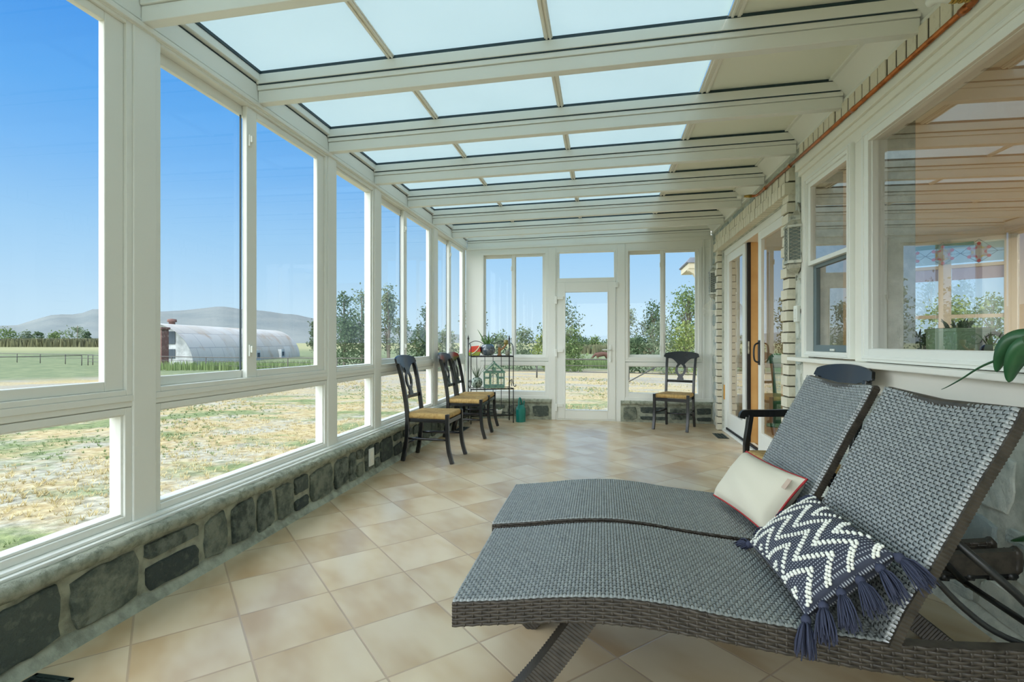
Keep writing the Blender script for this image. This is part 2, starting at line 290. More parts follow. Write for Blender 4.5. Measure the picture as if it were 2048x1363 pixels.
# ------------------------------------------------------------------ mesh builder
class MB:
    def __init__(s): s.v = []; s.f = []; s.m = []; s.uv = []; s.has_uv = False
    def add(s, vs, fs, mi=0, uvs=None):
        o = len(s.v); s.v.extend(tuple(p) for p in vs)
        for k, f in enumerate(fs):
            s.f.append(tuple(i+o for i in f)); s.m.append(mi)
            if uvs: s.uv.append([uvs[i] for i in f]); s.has_uv = True
            else: s.uv.append(None)
    def box(s, x0, x1, y0, y1, z0, z1, mi=0):
        x0, x1 = min(x0, x1), max(x0, x1); y0, y1 = min(y0, y1), max(y0, y1); z0, z1 = min(z0, z1), max(z0, z1)
        s.add([(x0,y0,z0),(x1,y0,z0),(x1,y1,z0),(x0,y1,z0),(x0,y0,z1),(x1,y0,z1),(x1,y1,z1),(x0,y1,z1)],
              [(0,3,2,1),(4,5,6,7),(0,1,5,4),(1,2,6,5),(2,3,7,6),(3,0,4,7)], mi)
    def prism(s, pts, vec, mi=0):
        """planar outline pts (3-D) extruded by vec"""
        n = len(pts); q = [tuple(a+b for a, b in zip(p, vec)) for p in pts]
        s.add(list(pts)+q, [tuple(range(n-1,-1,-1)), tuple(range(n,2*n))]+[(i,(i+1)%n,n+(i+1)%n,n+i) for i in range(n)], mi)
    def strip(s, a, b, mi=0):
        """quads between two polylines"""
        n = len(a); s.add(list(a)+list(b), [(i,i+1,n+i+1,n+i) for i in range(n-1)], mi)
    def tube(s, path, r, n=8, cap=True, mi=0, closed=False, sq=None):
        P = [Vector(p) for p in path]; m = len(P); rs = r if isinstance(r, (list, tuple)) else [r]*m
        rings = []; up = None
        for i, p in enumerate(P):
            if closed: t = (P[(i+1)%m]-P[i-1])
            else: t = P[min(i+1,m-1)]-P[max(i-1,0)]
            if t.length < 1e-9: t = Vector((0,0,1))
            t.normalize()
            if up is None:
                up = Vector((0,0,1)) if abs(t.z) < .9 else Vector((0,1,0))
                if sq and len(sq) > 2: up = Vector(sq[2])
            a = t.cross(up)
            if a.length < 1e-6: a = t.cross(Vector((1,0,0)))
            a.normalize(); b = a.cross(t); b.normalize(); up = b
            if sq:
                w, h = sq[0]/2*rs[i], sq[1]/2*rs[i]
                rings.append([p+a*w+b*h, p-a*w+b*h, p-a*w-b*h, p+a*w-b*h])
            else:
                rings.append([p+(a*math.cos(2*math.pi*k/n)+b*math.sin(2*math.pi*k/n))*rs[i] for k in range(n)])
        nn = 4 if sq else n; vs = [q for ring in rings for q in ring]; fs = []
        for i in range(m if closed else m-1):
            j = (i+1) % m
            for k in range(nn): fs.append((i*nn+k, i*nn+(k+1)%nn, j*nn+(k+1)%nn, j*nn+k))
        if cap and not closed: fs += [tuple(range(nn-1,-1,-1)), tuple((m-1)*nn+k for k in range(nn))]
        s.add(vs, fs, mi)
    def lathe(s, prof, c=(0,0,0), n=24, mi=0, rib=None):
        vs = []; fs = []
        for r_, z in prof:
            for k in range(n):
                a = 2*math.pi*k/n; rr = r_*(1+(rib[1]*math.cos(rib[0]*a) if rib else 0))
                vs.append((c[0]+rr*math.cos(a), c[1]+rr*math.sin(a), c[2]+z))
        for i in range(len(prof)-1):
            for k in range(n): fs.append((i*n+k, i*n+(k+1)%n, (i+1)*n+(k+1)%n, (i+1)*n+k))
        if prof[0][0] > 1e-5: fs.append(tuple(range(n-1,-1,-1)))
        if prof[-1][0] > 1e-5: fs.append(tuple((len(prof)-1)*n+k for k in range(n)))
        s.add(vs, fs, mi)
    def grid(s, fn, nu, nv, mi=0, uvfn=None):
        vs = [fn(i/nu, j/nv) for i in range(nu+1) for j in range(nv+1)]
        uv = [uvfn(i/nu, j/nv) for i in range(nu+1) for j in range(nv+1)] if uvfn else None
        s.add(vs, [(i*(nv+1)+j,(i+1)*(nv+1)+j,(i+1)*(nv+1)+j+1,i*(nv+1)+j+1) for i in range(nu) for j in range(nv)], mi, uv)
    def ball(s, c, r, nu=8, nv=6, mi=0, sc=(1,1,1)):
        vs = [(c[0],c[1],c[2]-r*sc[2])]; fs = []
        for j in range(1, nv):
            t = math.pi*j/nv
            for k in range(nu): vs.append((c[0]+r*sc[0]*math.sin(t)*math.cos(2*math.pi*k/nu), c[1]+r*sc[1]*math.sin(t)*math.sin(2*math.pi*k/nu), c[2]-r*sc[2]*math.cos(t)))
        vs.append((c[0],c[1],c[2]+r*sc[2])); e = len(vs)-1
        for k in range(nu): fs += [(0,1+(k+1)%nu,1+k), (e,e-nu+k,e-nu+(k+1)%nu)]
        for j in range(nv-2):
            for k in range(nu): a = 1+j*nu; fs.append((a+k,a+(k+1)%nu,a+nu+(k+1)%nu,a+nu+k))
        s.add(vs, fs, mi)
    def build(s, name, mats, parent=None, smooth=False, bevel=0, world=False, solid=0, subsurf=0):
        if not isinstance(mats, (list, tuple)): mats = [mats]
        off = Vector((0,0,0))
        if parent is not None and world:
            p = parent
            while p: off += p.location; p = p.parent
        me = bpy.data.meshes.new(name)
        me.from_pydata([tuple(Vector(v)-off) for v in s.v] if off.length else s.v, [], s.f)
        for m_ in mats: me.materials.append(m_)
        me.polygons.foreach_set('material_index', s.m)
        if smooth: me.polygons.foreach_set('use_smooth', [True]*len(me.polygons))
        if s.has_uv:
            lay = me.uv_layers.new(name='UVMap'); k = 0
            for u in s.uv:
                pass
            data = []
            for f, u in zip(s.f, s.uv):
                for q in (u if u else [(0,0)]*len(f)): data.extend(q)
            lay.data.foreach_set('uv', data)
        me.update()
        o = bpy.data.objects.new(name, me); COL.objects.link(o)
        if parent is not None: o.parent = parent
        if bevel:
            b = o.modifiers.new('bevel', 'BEVEL'); b.width = bevel; b.segments = 2; b.limit_method = 'ANGLE'; b.angle_limit = R(40)
        if solid:
            b = o.modifiers.new('solid', 'SOLIDIFY'); b.thickness = solid; b.offset = 0
        if subsurf:
            b = o.modifiers.new('sub', 'SUBSURF'); b.levels = subsurf; b.render_levels = subsurf
        return o
def boxobj(name, m, parent, *b, bevel=0, world=True):
    mb = MB(); mb.box(*b); return mb.build(name, m, parent, bevel=bevel, world=world)
def thing(name, label, cat, loc=(0,0,0), rotz=0, group=None):
    o = bpy.data.objects.new(name, None); o.empty_display_size = .1; COL.objects.link(o)
    o.location = loc; o.rotation_euler = (0,0,rotz); o['label'] = label; o['category'] = cat
    if group: o['group'] = group
    return o
def tag(o, label, cat, group=None, kind=None):
    o['label'] = label; o['category'] = cat
    if group: o['group'] = group
    if kind: o['kind'] = kind
    return o
def struct(name, loc=(0,0,0)):
    o = bpy.data.objects.new(name, None); o.empty_display_size = .1; COL.objects.link(o); o.location = loc; o['kind'] = 'structure'; return o
def dup(root, loc, rotz=None, label=None):
    r = root.copy(); COL.objects.link(r); r.location = loc
    if rotz is not None: r.rotation_euler = (0,0,rotz)
    if label: r['label'] = label
    def rec(a, b):
        for ch in list(a.children):
            if ch is b: continue
            c = ch.copy(); COL.objects.link(c); c.parent = b; rec(ch, c)
    rec(root, r)
    return r
def interp(pts, x):
    if x <= pts[0][0]: return pts[0][1]
    for (a, b), (c, d) in zip(pts, pts[1:]):
        if x <= c:
            t = (x-a)/(c-a); return b+(d-b)*t
    return pts[-1][1]
def smooth_pts(pts, n):
    """Catmull-Rom through pts, n samples per span"""
    P = [Vector(p) for p in pts]; out = []
    for i in range(len(P)-1):
        p0, p1, p2, p3 = P[max(i-1,0)], P[i], P[i+1], P[min(i+2,len(P)-1)]
        for k in range(n):
            t = k/n
            out.append(.5*((2*p1)+(-p0+p2)*t+(2*p0-5*p1+4*p2-p3)*t*t+(-p0+3*p1-3*p2+p3)*t**3))
    out.append(P[-1]); return out
def ring(mb, ax, c0, c1, a0, a1, z0, z1, w, wb=None, wt=None, mi=0):
    """rectangular frame: ax 'x' = frame lies in the Y-Z plane with thickness c0..c1 in X; 'y' = in the X-Z plane"""
    wb = w if wb is None else wb; wt = w if wt is None else wt
    for (p0, p1, q0, q1) in ((a0,a0+w,z0,z1),(a1-w,a1,z0,z1),(a0+w,a1-w,z0,z0+wb),(a0+w,a1-w,z1-wt,z1)):
        if ax == 'x': mb.box(c0,c1,p0,p1,q0,q1,mi)
        else: mb.box(p0,p1,c0,c1,q0,q1,mi)

# ------------------------------------------------------------------ camera, world, sun
cam = bpy.data.cameras.new('camera'); co = bpy.data.objects.new('camera', cam); COL.objects.link(co)
co.location = (0,0,1.15); co.rotation_euler = (R(90),0,R(10)); cam.sensor_width = 36; cam.lens = 18.0; cam.clip_start = .05; cam.clip_end = 20000
cam.shift_y = .0012
scene.camera = co
w = bpy.data.worlds.new('sky'); scene.world = w; w.use_nodes = True
nt = w.node_tree; nt.nodes.clear()
out = nt.nodes.new('ShaderNodeOutputWorld'); bg = nt.nodes.new('ShaderNodeBackground'); nt.links.new(bg.outputs[0], out.inputs[0])
tc = nt.nodes.new('ShaderNodeTexCoord'); sp = nt.nodes.new('ShaderNodeSeparateXYZ'); nt.links.new(tc.outputs['Generated'], sp.inputs[0])
rp = nt.nodes.new('ShaderNodeValToRGB'); nt.links.new(sp.outputs[2], rp.inputs[0]); nt.links.new(rp.outputs[0], bg.inputs[0])
SKY = [(0.0,(.62,.82,.96)),(.05,(.56,.79,.96)),(.12,(.44,.71,.96)),(.18,(.35,.64,.95)),(.28,(.20,.50,.93)),(.36,(.125,.42,.90)),(.45,(.078,.34,.86)),(1.0,(.06,.27,.72))]
cr = rp.color_ramp
cr.elements[0].position = SKY[0][0]; cr.elements[0].color = c4(SKY[0][1]); cr.elements[1].position = 1.0; cr.elements[1].color = c4(SKY[-1][1])
for p, c in SKY[1:-1]:
    e = cr.elements.new(p); e.color = c4(c)
bg.inputs['Strength'].default_value = 1.0
sun = bpy.data.lights.new('sun', 'SUN'); so = bpy.data.objects.new('sun', sun); COL.objects.link(so)
sun.energy = 1.5; sun.angle = R(1.0); sun.color = (1.0,.93,.82)
so.location = (6,-6,12); so.rotation_euler = Vector((.42,-.50,.95)).to_track_quat('Z','Y').to_euler()
# added fill lamp from left and rear, brightens the room beyond the visible sky
fill_sun = bpy.data.lights.new('soft_fill_light', 'SUN'); s2 = bpy.data.objects.new('soft_fill_light', fill_sun); COL.objects.link(s2)
fill_sun.energy = 10.5; fill_sun.angle = R(125); fill_sun.color = (.98,1.0,.96); s2.location = (-8,-6,6); s2.rotation_euler = Vector((-.58,-.66,.46)).to_track_quat('Z','Y').to_euler()
vs = scene.view_settings; vs.view_transform = 'Standard'; vs.look = 'None'; vs.exposure = 0.0; vs.gamma = 1.0; vs.use_curve_mapping = False
cy = scene.cycles
cy.max_bounces = 10; cy.diffuse_bounces = 5; cy.glossy_bounces = 5; cy.transmission_bounces = 6; cy.transparent_max_bounces = 24
cy.caustics_reflective = False; cy.caustics_refractive = False; cy.use_denoising = True; cy.sample_clamp_indirect = 6.0

# ------------------------------------------------------------------ room shell
XL, XR, YB, YR = -2.05, 1.54, 7.62, -2.1
def sl(x): return .0151*(x+2.02)
mb = MB(); mb.add([(-2.2,YR-.1,0),(1.8,YR-.1,0),(1.8,YB+.15,0),(-2.2,YB+.15,0)],[(0,1,2,3)]); mb.add([(-2.2,YR-.1,-.35),(1.8,YR-.1,-.35),(1.8,YB+.15,-.35),(-2.2,YB+.15,-.35)],[(3,2,1,0)])
mb.strip([(-2.2,YR-.1,0),(-2.2,YB+.15,0),(1.8,YB+.15,0),(1.8,YR-.1,0),(-2.2,YR-.1,0)],[(-2.2,YR-.1,-.35),(-2.2,YB+.15,-.35),(1.8,YB+.15,-.35),(1.8,YR-.1,-.35),(-2.2,YR-.1,-.35)])
o = mb.build('floor', M['tile']); o['kind'] = 'structure'

def stones(mb, P, u0, u1, v0, v1, seed, rows, wmin, wmax, gap=.022, h=.022, nm=4):
    """irregular rubble facing: P(u,v,h)->point"""
    r = random.Random(seed); v = v0; hs = []
    while v < v1-.02:
        hh = min(r.uniform(*rows), v1-v)
        if v1-v-hh < rows[0]*.6: hh = v1-v
        hs.append((v, v+hh)); v += hh
    for a, b in hs:
        u = u0-r.uniform(0, wmin)
        while u < u1:
            ww = r.uniform(wmin, wmax)
            subs = [(a, b)]
            if b-a > .17 and r.random() < .35:
                mid = a+(b-a)*r.uniform(.4,.62); subs = [(a,mid),(mid,b)]
            for (p, q) in subs:
                x0, x1 = max(u, u0)+gap/2, min(u+ww, u1)-gap/2
                if x1-x0 < .04: continue
                y0, y1 = p+gap/2, q-gap/2
                cs = [(x0,y0),(x1,y0),(x1,y1),(x0,y1)]
                j = min(.022, (x1-x0)*.14, (y1-y0)*.14)
                cs = [(x+(r.uniform(0,j) if k in (0,3) else -r.uniform(0,j)), y+(r.uniform(0,j) if k < 2 else -r.uniform(0,j))) for k,(x,y) in enumerate(cs)]
                out_ = []
                for k in range(4):
                    (ax,ay),(bx,by) = cs[k], cs[(k+1)%4]; n = 5
                    for t in range(n):
                        f = t/n; f2 = .1+.8*f if t else .08
                        x = ax+(bx-ax)*f2; y = ay+(by-ay)*f2
                        out_.append((x+r.uniform(-1,1)*j*.22, y+r.uniform(-1,1)*j*.22))
                cx = sum(q[0] for q in out_)/len(out_); cyy = sum(q[1] for q in out_)/len(out_)
                n = len(out_); hh = h*r.uniform(.7,1.15); vsx = []
                for (s_, hk) in ((1,-.004),(.985,.6*hh),(.93,.95*hh),(.55,hh)):
                    for (x,y) in out_:
                        vsx.append(P(cx+(x-cx)*s_, cyy+(y-cyy)*s_, hk+(r.uniform(-.12,.12)*hh if hk > 0 else 0)))
                vsx.append(P(cx,cyy,hh*1.05)); fs = []
                for L_ in range(3):
                    for k in range(n): fs.append((L_*n+k, L_*n+(k+1)%n, (L_+1)*n+(k+1)%n, (L_+1)*n+k))
                fs += [(3*n+k, 3*n+(k+1)%n, 4*n) for k in range(n)]
                mb.add(vsx, fs, r.randrange(nm))
            u += ww
def ledge(mb, P, u0, u1, seed, n, prof):
    """rough chiselled cap: prof list of (out, z) pushed around by noise"""
    r = random.Random(seed); vsx = []; m = len(prof)
    for i in range(n+1):
        u = u0+(u1-u0)*i/n
        for k, (o_, z) in enumerate(prof):
            a = 0 if k in (0, m-1) else .006
            vsx.append(P(u, o_+r.uniform(-a,a), z+r.uniform(-a,a)*.7))
    mb.add(vsx, [(i*m+k,(i+1)*m+k,(i+1)*m+k+1,i*m+k+1) for i in range(n) for k in range(m-1)])
SM = [M['stone_a'],M['stone_b'],M['stone_c'],M['stone_d']]

# knee wall, left
wl = struct('wall_left')
mb = MB(); mb.box(-2.2,-1.985,YR,YB,-.3,.33)
mb.add([(-1.985,YR,.05),(-1.985,YB,.05),(-1.945,YR,.0),(-1.945,YB,.0)],[(0,1,3,2)])
mb.build('mortar_core', M['mortar'], wl)
mb = MB(); stones(mb, lambda u,v,h: (-1.985+h,u,v), YR, YB-.02, .025, .275, 3, (.235,.26), .12, .34)
mb.build('stone_facing', SM, wl, smooth=False)
mb = MB(); ledge(mb, lambda u,o_,z: (-2.05+o_,u,z), YR, YB-.02, 5, 330, [(0,.333),(.072,.333),(.092,.322),(.098,.305),(.094,.288),(.082,.274),(.05,.270)])
mb.build('stone_ledge', M['ledge'], wl, smooth=True)
mb = MB(); mb.box(-2.14,-2.0,YR,YB,.326,.345); mb.box(-2.14,-2.02,YR,YB,.345,.358); mb.build('base_sill', M['frame'], wl, bevel=.004)
# left header under the eave
mb = MB(); mb.box(-2.15,-2.045,YR,YB,2.56,2.70); mb.box(-2.15,-2.033,YR,YB,2.566,2.590); mb.box(-2.15,-2.038,YR,YB,2.596,2.604)
mb.build('header_beam', M['beam'], wl, bevel=.003)
# posts on the left
tn = [0]
def post(b, bevel=.004):
    tn[0] += 1
    o = boxobj('trim_%d' % tn[0], M['frame'], None, *b, bevel=bevel); o['kind'] = 'structure'; return o
for y0, y1 in ((-2.1,-1.98),(-1.26,-1.14),(.33,.445),(1.945,2.062),(3.582,3.702),(4.392,4.515),(6.06,6.205)):
    post((-2.15,XL+.004,y0,y1,.345,2.562))

wn = [0]
def window():
    wn[0] += 1; return struct('window_%d' % wn[0])
def pane(p, b, m='glass', name='pane'):
    return boxobj(name, M[m], p, *b)
def latch_piece(mb, x, y, z, sx=1):
    mb.box(x, x+.012, y-.012, y+.012, z-.035, z+.035); mb.box(x+.012, x+.024, y-.008, y+.010, z-.012, z+.028)
def lower_light(p, y0, y1):
    mb = MB(); ring(mb,'x',-2.13,-2.056,y0,y1,.358,.862,.033,.03,.03)
    ring(mb,'x',-2.128,-2.068,y0+.03,y1-.03,.388,.834,.012,.012,.008)
    mb.build('lower_frame', M['frame'], p, bevel=.003, world=True)
    pane(p, (-2.106,-2.098,y0+.036,y1-.036,.395,.83), name='lower_pane')
    mb = MB(); mb.box(-2.13,-2.054,y0,y1,.866,.89); mb.box(-2.13,-2.064,y0,y1,.862,.866); mb.box(-2.13,-2.048,y0,y1,.89,.917); mb.build('mid_rail', M['frame'], p, bevel=.003, world=True)
def slider(y0, y1, mid):
    p = window(); lower_light(p, y0, y1)
    mb = MB(); ring(mb,'x',-2.14,-2.052,y0,y1,.917,2.562,.030,.024,.016)
    mb.build('outer_frame', M['frame'], p, bevel=.003, world=True)
    # outer (near) sash
    mb = MB(); ring(mb,'x',-2.128,-2.10,y0+.03,mid+.035,.941,2.546,.028,.045,.055); mb.build('sash', M['frame'], p, bevel=.003, world=True)
    pane(p, (-2.117,-2.111,y0+.05,mid+.02,.98,2.50))
    mb = MB(); mb.box(-2.1085,-2.1005,mid-.050,mid-.042,.986,2.49); mb.build('spacer', M['gasket'], p, world=True)
    # inner (far) sash
    mb = MB(); ring(mb,'x',-2.098,-2.066,mid-.04,y1-.03,.941,2.546,.088,.042,.04)
    mb.build('sash', M['frame'], p, bevel=.004, world=True)
    pane(p, (-2.087,-2.081,mid+.04,y1-.08,.97,2.515))
    for z in (2.346,1.10):
        mb = MB(); latch_piece(mb,-2.066,mid-.018,z); mb.build('latch', M['white_plastic'], p, bevel=.004, world=True)
    return p
def fixed(y0, y1):
    p = window(); lower_light(p, y0, y1)
    mb = MB(); ring(mb,'x',-2.14,-2.056,y0,y1,.917,2.562,.022,.028,.03); ring(mb,'x',-2.13,-2.07,y0+.02,y1-.02,.945,2.532,.02,.012,.02)
    mb.build('outer_frame', M['frame'], p, bevel=.003, world=True)
    pane(p, (-2.108,-2.10,y0+.03,y1-.03,.95,2.52)); return p
slider(.445,1.945,1.17); slider(2.062,3.582,2.745); fixed(3.702,4.392); slider(4.515,6.06,5.17); slider(6.205,7.56,6.80)
slider(-1.14,.33,-.42)

# knee wall and framing, back
wb = struct('wall_back')
for i, (a, b) in enumerate(((-1.985,-.742),(.262,XR))):
    mb = MB(); mb.box(a,b,YB-.035,YB+.12,-.3,.305); mb.build('mortar_core', M['mortar'], wb)
    mb = MB(); stones(mb, lambda u,v,h: (u,YB-.035-h,v), a+.01, b-.01, .015, .235, 21+i, (.2,.23), .28, .55, gap=.03); mb.build('stone_facing', SM, wb)
    mb = MB(); ledge(mb, lambda u,o_,z: (u,YB-o_,z), a, b, 9+i, 70, [(0,.306),(.05,.306),(.064,.296),(.068,.275),(.06,.25),(.03,.245)]); mb.build('stone_ledge', M['ledge'], wb, smooth=True)
    mb = MB(); mb.box(a,b,YB-.03,YB+.08,.303,.352); mb.build('base_sill', M['frame'], wb, bevel=.004)
mb = MB(); mb.box(-2.06,-1.826,YB-.02,YB+.08,.345,2.60); mb.box(1.388,1.56,YB-.015,YB+.08,.345,2.64); mb.box(1.395,1.425,YB-.028,YB,.35,2.60); mb.box(1.50,1.56,YB-.035,YB,.35,2.62)
mb.build('corner_panel', M['frame'], wb, bevel=.003)
mb = MB(); mb.prism([(-2.06,YB-.018,2.485),(1.56,YB-.018,2.485),(1.56,YB-.018,2.66),(-2.06,YB-.018,2.60)],(0,.1,0)); mb.prism([(-2.04,YB-.03,2.552),(1.5,YB-.03,2.60),(1.5,YB-.03,2.64),(-2.04,YB-.03,2.59)],(0,.03,0))
mb.build('header_panel', M['frame'], wb, bevel=.003)
post((-.79,-.678,YB-.032,YB+.09,.0,2.55)); post((.215,.325,YB-.032,YB+.09,.0,2.57))
def back_window(x0, x1, m0, m1, xl, xr):
    p = window()
    mb = MB(); ring(mb,'y',YB-.02,YB+.07,x0,x1,.35,.862,.05,.065,.06); ring(mb,'y',YB,YB+.06,x0+.04,x1-.04,.405,.81,.014); mb.build('lower_frame', M['frame'], p, bevel=.003)
    pane(p, (x0+.05,x1-.05,YB+.026,YB+.033,.41,.80), name='lower_pane')
    mb = MB(); mb.box(x0,x1,YB-.024,YB+.07,.868,.905); mb.build('mid_rail', M['frame'], p, bevel=.003)
    mb = MB(); ring(mb,'y',YB-.026,YB+.08,x0,x1,.905,2.50,.045,.03,.03); mb.build('outer_frame', M['frame'], p, bevel=.003)
    mb = MB(); ring(mb,'y',YB+.035,YB+.06,x0+.04,m1+.01,.93,2.475,.03,.04,.05); mb.build('sash', M['frame'], p, bevel=.003)
    pane(p, (x0+.06,m1-.01,YB+.045,YB+.051,.96,2.44))
    mb = MB(); ring(mb,'y',YB-.005,YB+.025,m0-.005,x1-.04,.93,2.475,.05,.035,.04); mb.build('sash', M['frame'], p, bevel=.003)
    pane(p, (m0+.03,x1-.08,YB+.008,YB+.014,.955,2.445))
    for z in (2.26,1.07):
        mb = MB(); mb.box(m0-.012,m0+.006,YB-.02,YB+.002,z-.035,z+.035); mb.build('latch', M['white_plastic'], p, bevel=.004)
back_window(-1.826,-.79,-1.344,-1.298,0,0); back_window(.325,1.388,.824,.887,0,0)
# back door and transom light
d = struct('door_1', (-.23,YB,0))
mb = MB(); mb.box(-.678,-.655,YB-.02,YB+.08,0,2.50); mb.box(.192,.215,YB-.02,YB+.08,0,2.50); mb.box(-.655,.192,YB-.024,YB+.08,2.036,2.095); mb.box(-.655,.192,YB-.02,YB+.08,2.478,2.52); mb.box(-.655,.192,YB-.03,YB+.08,0,.018)
mb.box(-.655,-.63,YB-.01,YB+.07,2.095,2.478); mb.box(.168,.192,YB-.01,YB+.07,2.095,2.478)
mb.build('door_frame', M['frame'], d, bevel=.003, world=True)
pane(d, (-.632,.17,YB+.03,YB+.037,2.09,2.48), name='transom_pane')
mb = MB(); ring(mb,'y',YB-.035,YB+.04,-.652,.189,.02,2.034,.112,.132,.14); ring(mb,'y',YB-.04,YB+.03,-.552,.088,.142,1.902,.014); lf = mb.build('door_leaf', M['frame'], d, bevel=.004, world=True)
pane(d, (-.545,.08,YB+.0,YB+.008,.15,1.895), name='door_pane')
for z in (1.80,1.02,.215):
    mb = MB(); mb.box(-.69,-.655,YB-.062,YB-.035,z-.085,z+.03); mb.box(-.655,-.568,YB-.058,YB-.035,z-.02,z+.03); mb.build('hinge', M['frame'], d, bevel=.005, world=True)
mb = MB(); mb.box(.105,.132,YB-.046,YB-.035,.86,1.11); mb.box(.108,.129,YB-.054,YB-.046,.862,.915)
mb.tube([(.118,YB-.046,1.04),(.118,YB-.085,1.04),(.10,YB-.09,1.04),(.0,YB-.088,1.04)],.010,8); mb.build('door_handle', M['white_plastic'], d, bevel=.003, world=True)
mb = MB(); mb.box(.186,.226,YB-.052,YB-.035,1.945,2.02); mb.build('door_stop', M['white_plastic'], d, bevel=.003, world=True)

# rear end wall behind the camera (glazed)
wr = struct('wall_rear')
mb = MB(); mb.box(-2.2,1.54,YR-.15,YR,-.3,.33); mb.build('mortar_core', M['mortar'], wr)
mb = MB()
for x in (-2.15,-.95,.25,1.44): mb.box(x,x+.11,YR-.11,YR-.02,.33,2.6)
mb.box(-2.15,1.54,YR-.105,YR-.025,.33,.40); mb.box(-2.15,1.54,YR-.105,YR-.025,2.45,2.66); mb.build('glazing_frame', M['frame'], wr)
for x in (-2.04,-.84,.36): pane(wr, (x,x+1.09,YR-.07,YR-.064,.40,2.45))

# roof: beams, glazing bars, frosted panes, solid panels by the house
rf = struct('ceiling')
def shear(mb): mb.v = [(x,y,z+sl(x)) for x,y,z in mb.v]; return mb
BY = [-2.06,-1.25,-.45,.36,1.163,1.978,2.772,3.576,4.372,5.182,5.995,6.812,7.61]
for y in BY:
    mb = MB(); c = y+.028
    mb.box(-2.042,1.51,c-.027,c+.027,2.590,2.662); mb.box(-2.042,1.51,c-.036,c+.036,2.664,2.692); mb.box(-2.042,1.50,c-.046,c+.046,2.697,2.754)
    shear(mb).build('beam', M['beam'], rf, bevel=.003)
    mb = MB(); mb.box(-2.03,1.49,c-.041,c+.041,2.692,2.6972); mb.box(-2.03,1.49,c-.043,c+.043,2.754,2.772); shear(mb).build('gasket', M['gasket'], rf)
for a, b in zip(BY, BY[1:]):
    y0, y1 = a+.028+.046, b+.028-.046
    for x0, x1 in ((-2.03,-1.20),(-1.20,-.29),(-.29,.63)):
        mb = MB(); mb.add([(x0,y0-.03,2.774),(x1,y0-.03,2.774),(x1,y1+.03,2.774),(x0,y1+.03,2.774),(x0,y0-.03,2.79),(x1,y0-.03,2.79),(x1,y1+.03,2.79),(x0,y1+.03,2.79)],[(0,3,2,1),(4,5,6,7),(0,1,5,4),(1,2,6,5),(2,3,7,6),(3,0,4,7)])
        shear(mb).build('roof_pane', M['roofglass'], rf)
    for x in (-1.215,-.31):
        mb = MB(); mb.box(x,x+.046,y0-.02,y1+.02,2.764,2.773); mb.box(x+.008,x+.020,y0-.02,y1+.02,2.756,2.764); mb.box(x+.028,x+.040,y0-.02,y1+.02,2.756,2.764); shear(mb).build('glazing_bar', M['trimpaint'], rf, bevel=.002)
    mb = MB(); mb.box(.632,.70,y0-.02,y1+.02,2.765,2.773); mb.box(.645,.658,y0-.02,y1+.02,2.757,2.766); mb.box(.675,.692,y0-.02,y1+.02,2.757,2.766); shear(mb).build('glazing_bar', M['trimpaint'], rf, bevel=.002)
    mb = MB(); mb.box(.66,1.56,y0-.03,y1+.03,2.773,2.83); shear(mb).build('solid_panel', M['panel'], rf)
mb = MB(); mb.box(-2.15,-2.02,YR,YB,2.712,2.757); mb.build('eave_lip', M['beam'], rf, bevel=.003)
mb = MB(); mb.box(-2.14,-2.05,YR,YB,2.70,2.712); mb.box(-2.03,-2.014,YR,YB,2.757,2.775); mb.build('eave_gasket', M['gasket'], rf)
mb = MB(); mb.prism([(1.43,YR,2.826),(1.545,YR,2.69),(1.62,YR,2.69),(1.62,YR,2.83)],(0,YB-YR,0)); mb.box(1.515,1.545,YR,YB,2.672,2.70); mb.box(1.42,1.445,YR,YB,2.812,2.83); mb.build('ledger_board', M['beam'], rf, bevel=.002)

# house wall on the right with its openings
wrt = struct('wall_right')
mb = MB()
DY0, DY1, DZ = 4.66, 7.03, 2.335
X0, X1 = XR, XR+.2
mb.box(X0,X1,YR,1.0,-.3,2.83); mb.box(X0,X1,1.0,4.12,-.3,1.0); mb.box(X0,X1,1.0,4.12,2.40,2.83)
mb.box(X0,X1,1.0,1.22,1.0,2.40); mb.box(X0,X1,3.24,3.46,1.0,2.40); mb.box(X0,X1,4.12,DY0,-.3,2.83)
mb.box(X0,X1,DY0,DY1,DZ,2.83); mb.box(X0,X1,DY1,YB+.1,-.3,2.83)
mb.build('mortar_core', M['pale_mortar'], wrt)
PS = [M['pale_stone_a'],M['pale_stone_b'],M['pale_stone_c'],M['pale_stone_a']]
mb = MB(); PW = lambda u,v,h: (XR-h,u,v)
stones(mb, PW, YR, 4.30, .03, .95, 31, (.2,.42), .3, .62, gap=.03, h=.014)
stones(mb, PW, 4.30, 4.47, .95, 2.62, 32, (.2,.34), .18, .2, gap=.02, h=.014)
stones(mb, PW, 4.30, 4.47, .03, .95, 33, (.2,.34), .18, .2, gap=.02, h=.014)
stones(mb, PW, 7.17, YB, .03, 2.55, 34, (.2,.38), .2, .46, gap=.025, h=.014)
stones(mb, PW, 4.3, YB, 2.56, 2.67, 35, (.1,.12), .2, .5, gap=.02, h=.01)
mb.build('stone_facing', PS, wrt)
mb = MB(); mb.add([(XR-.002,YR,.06),(XR-.002,4.47,.06),(XR-.05,YR,0),(XR-.05,4.47,0)],[(0,2,3,1)]); mb.build('mortar_fillet', M['pale_mortar'], wrt)
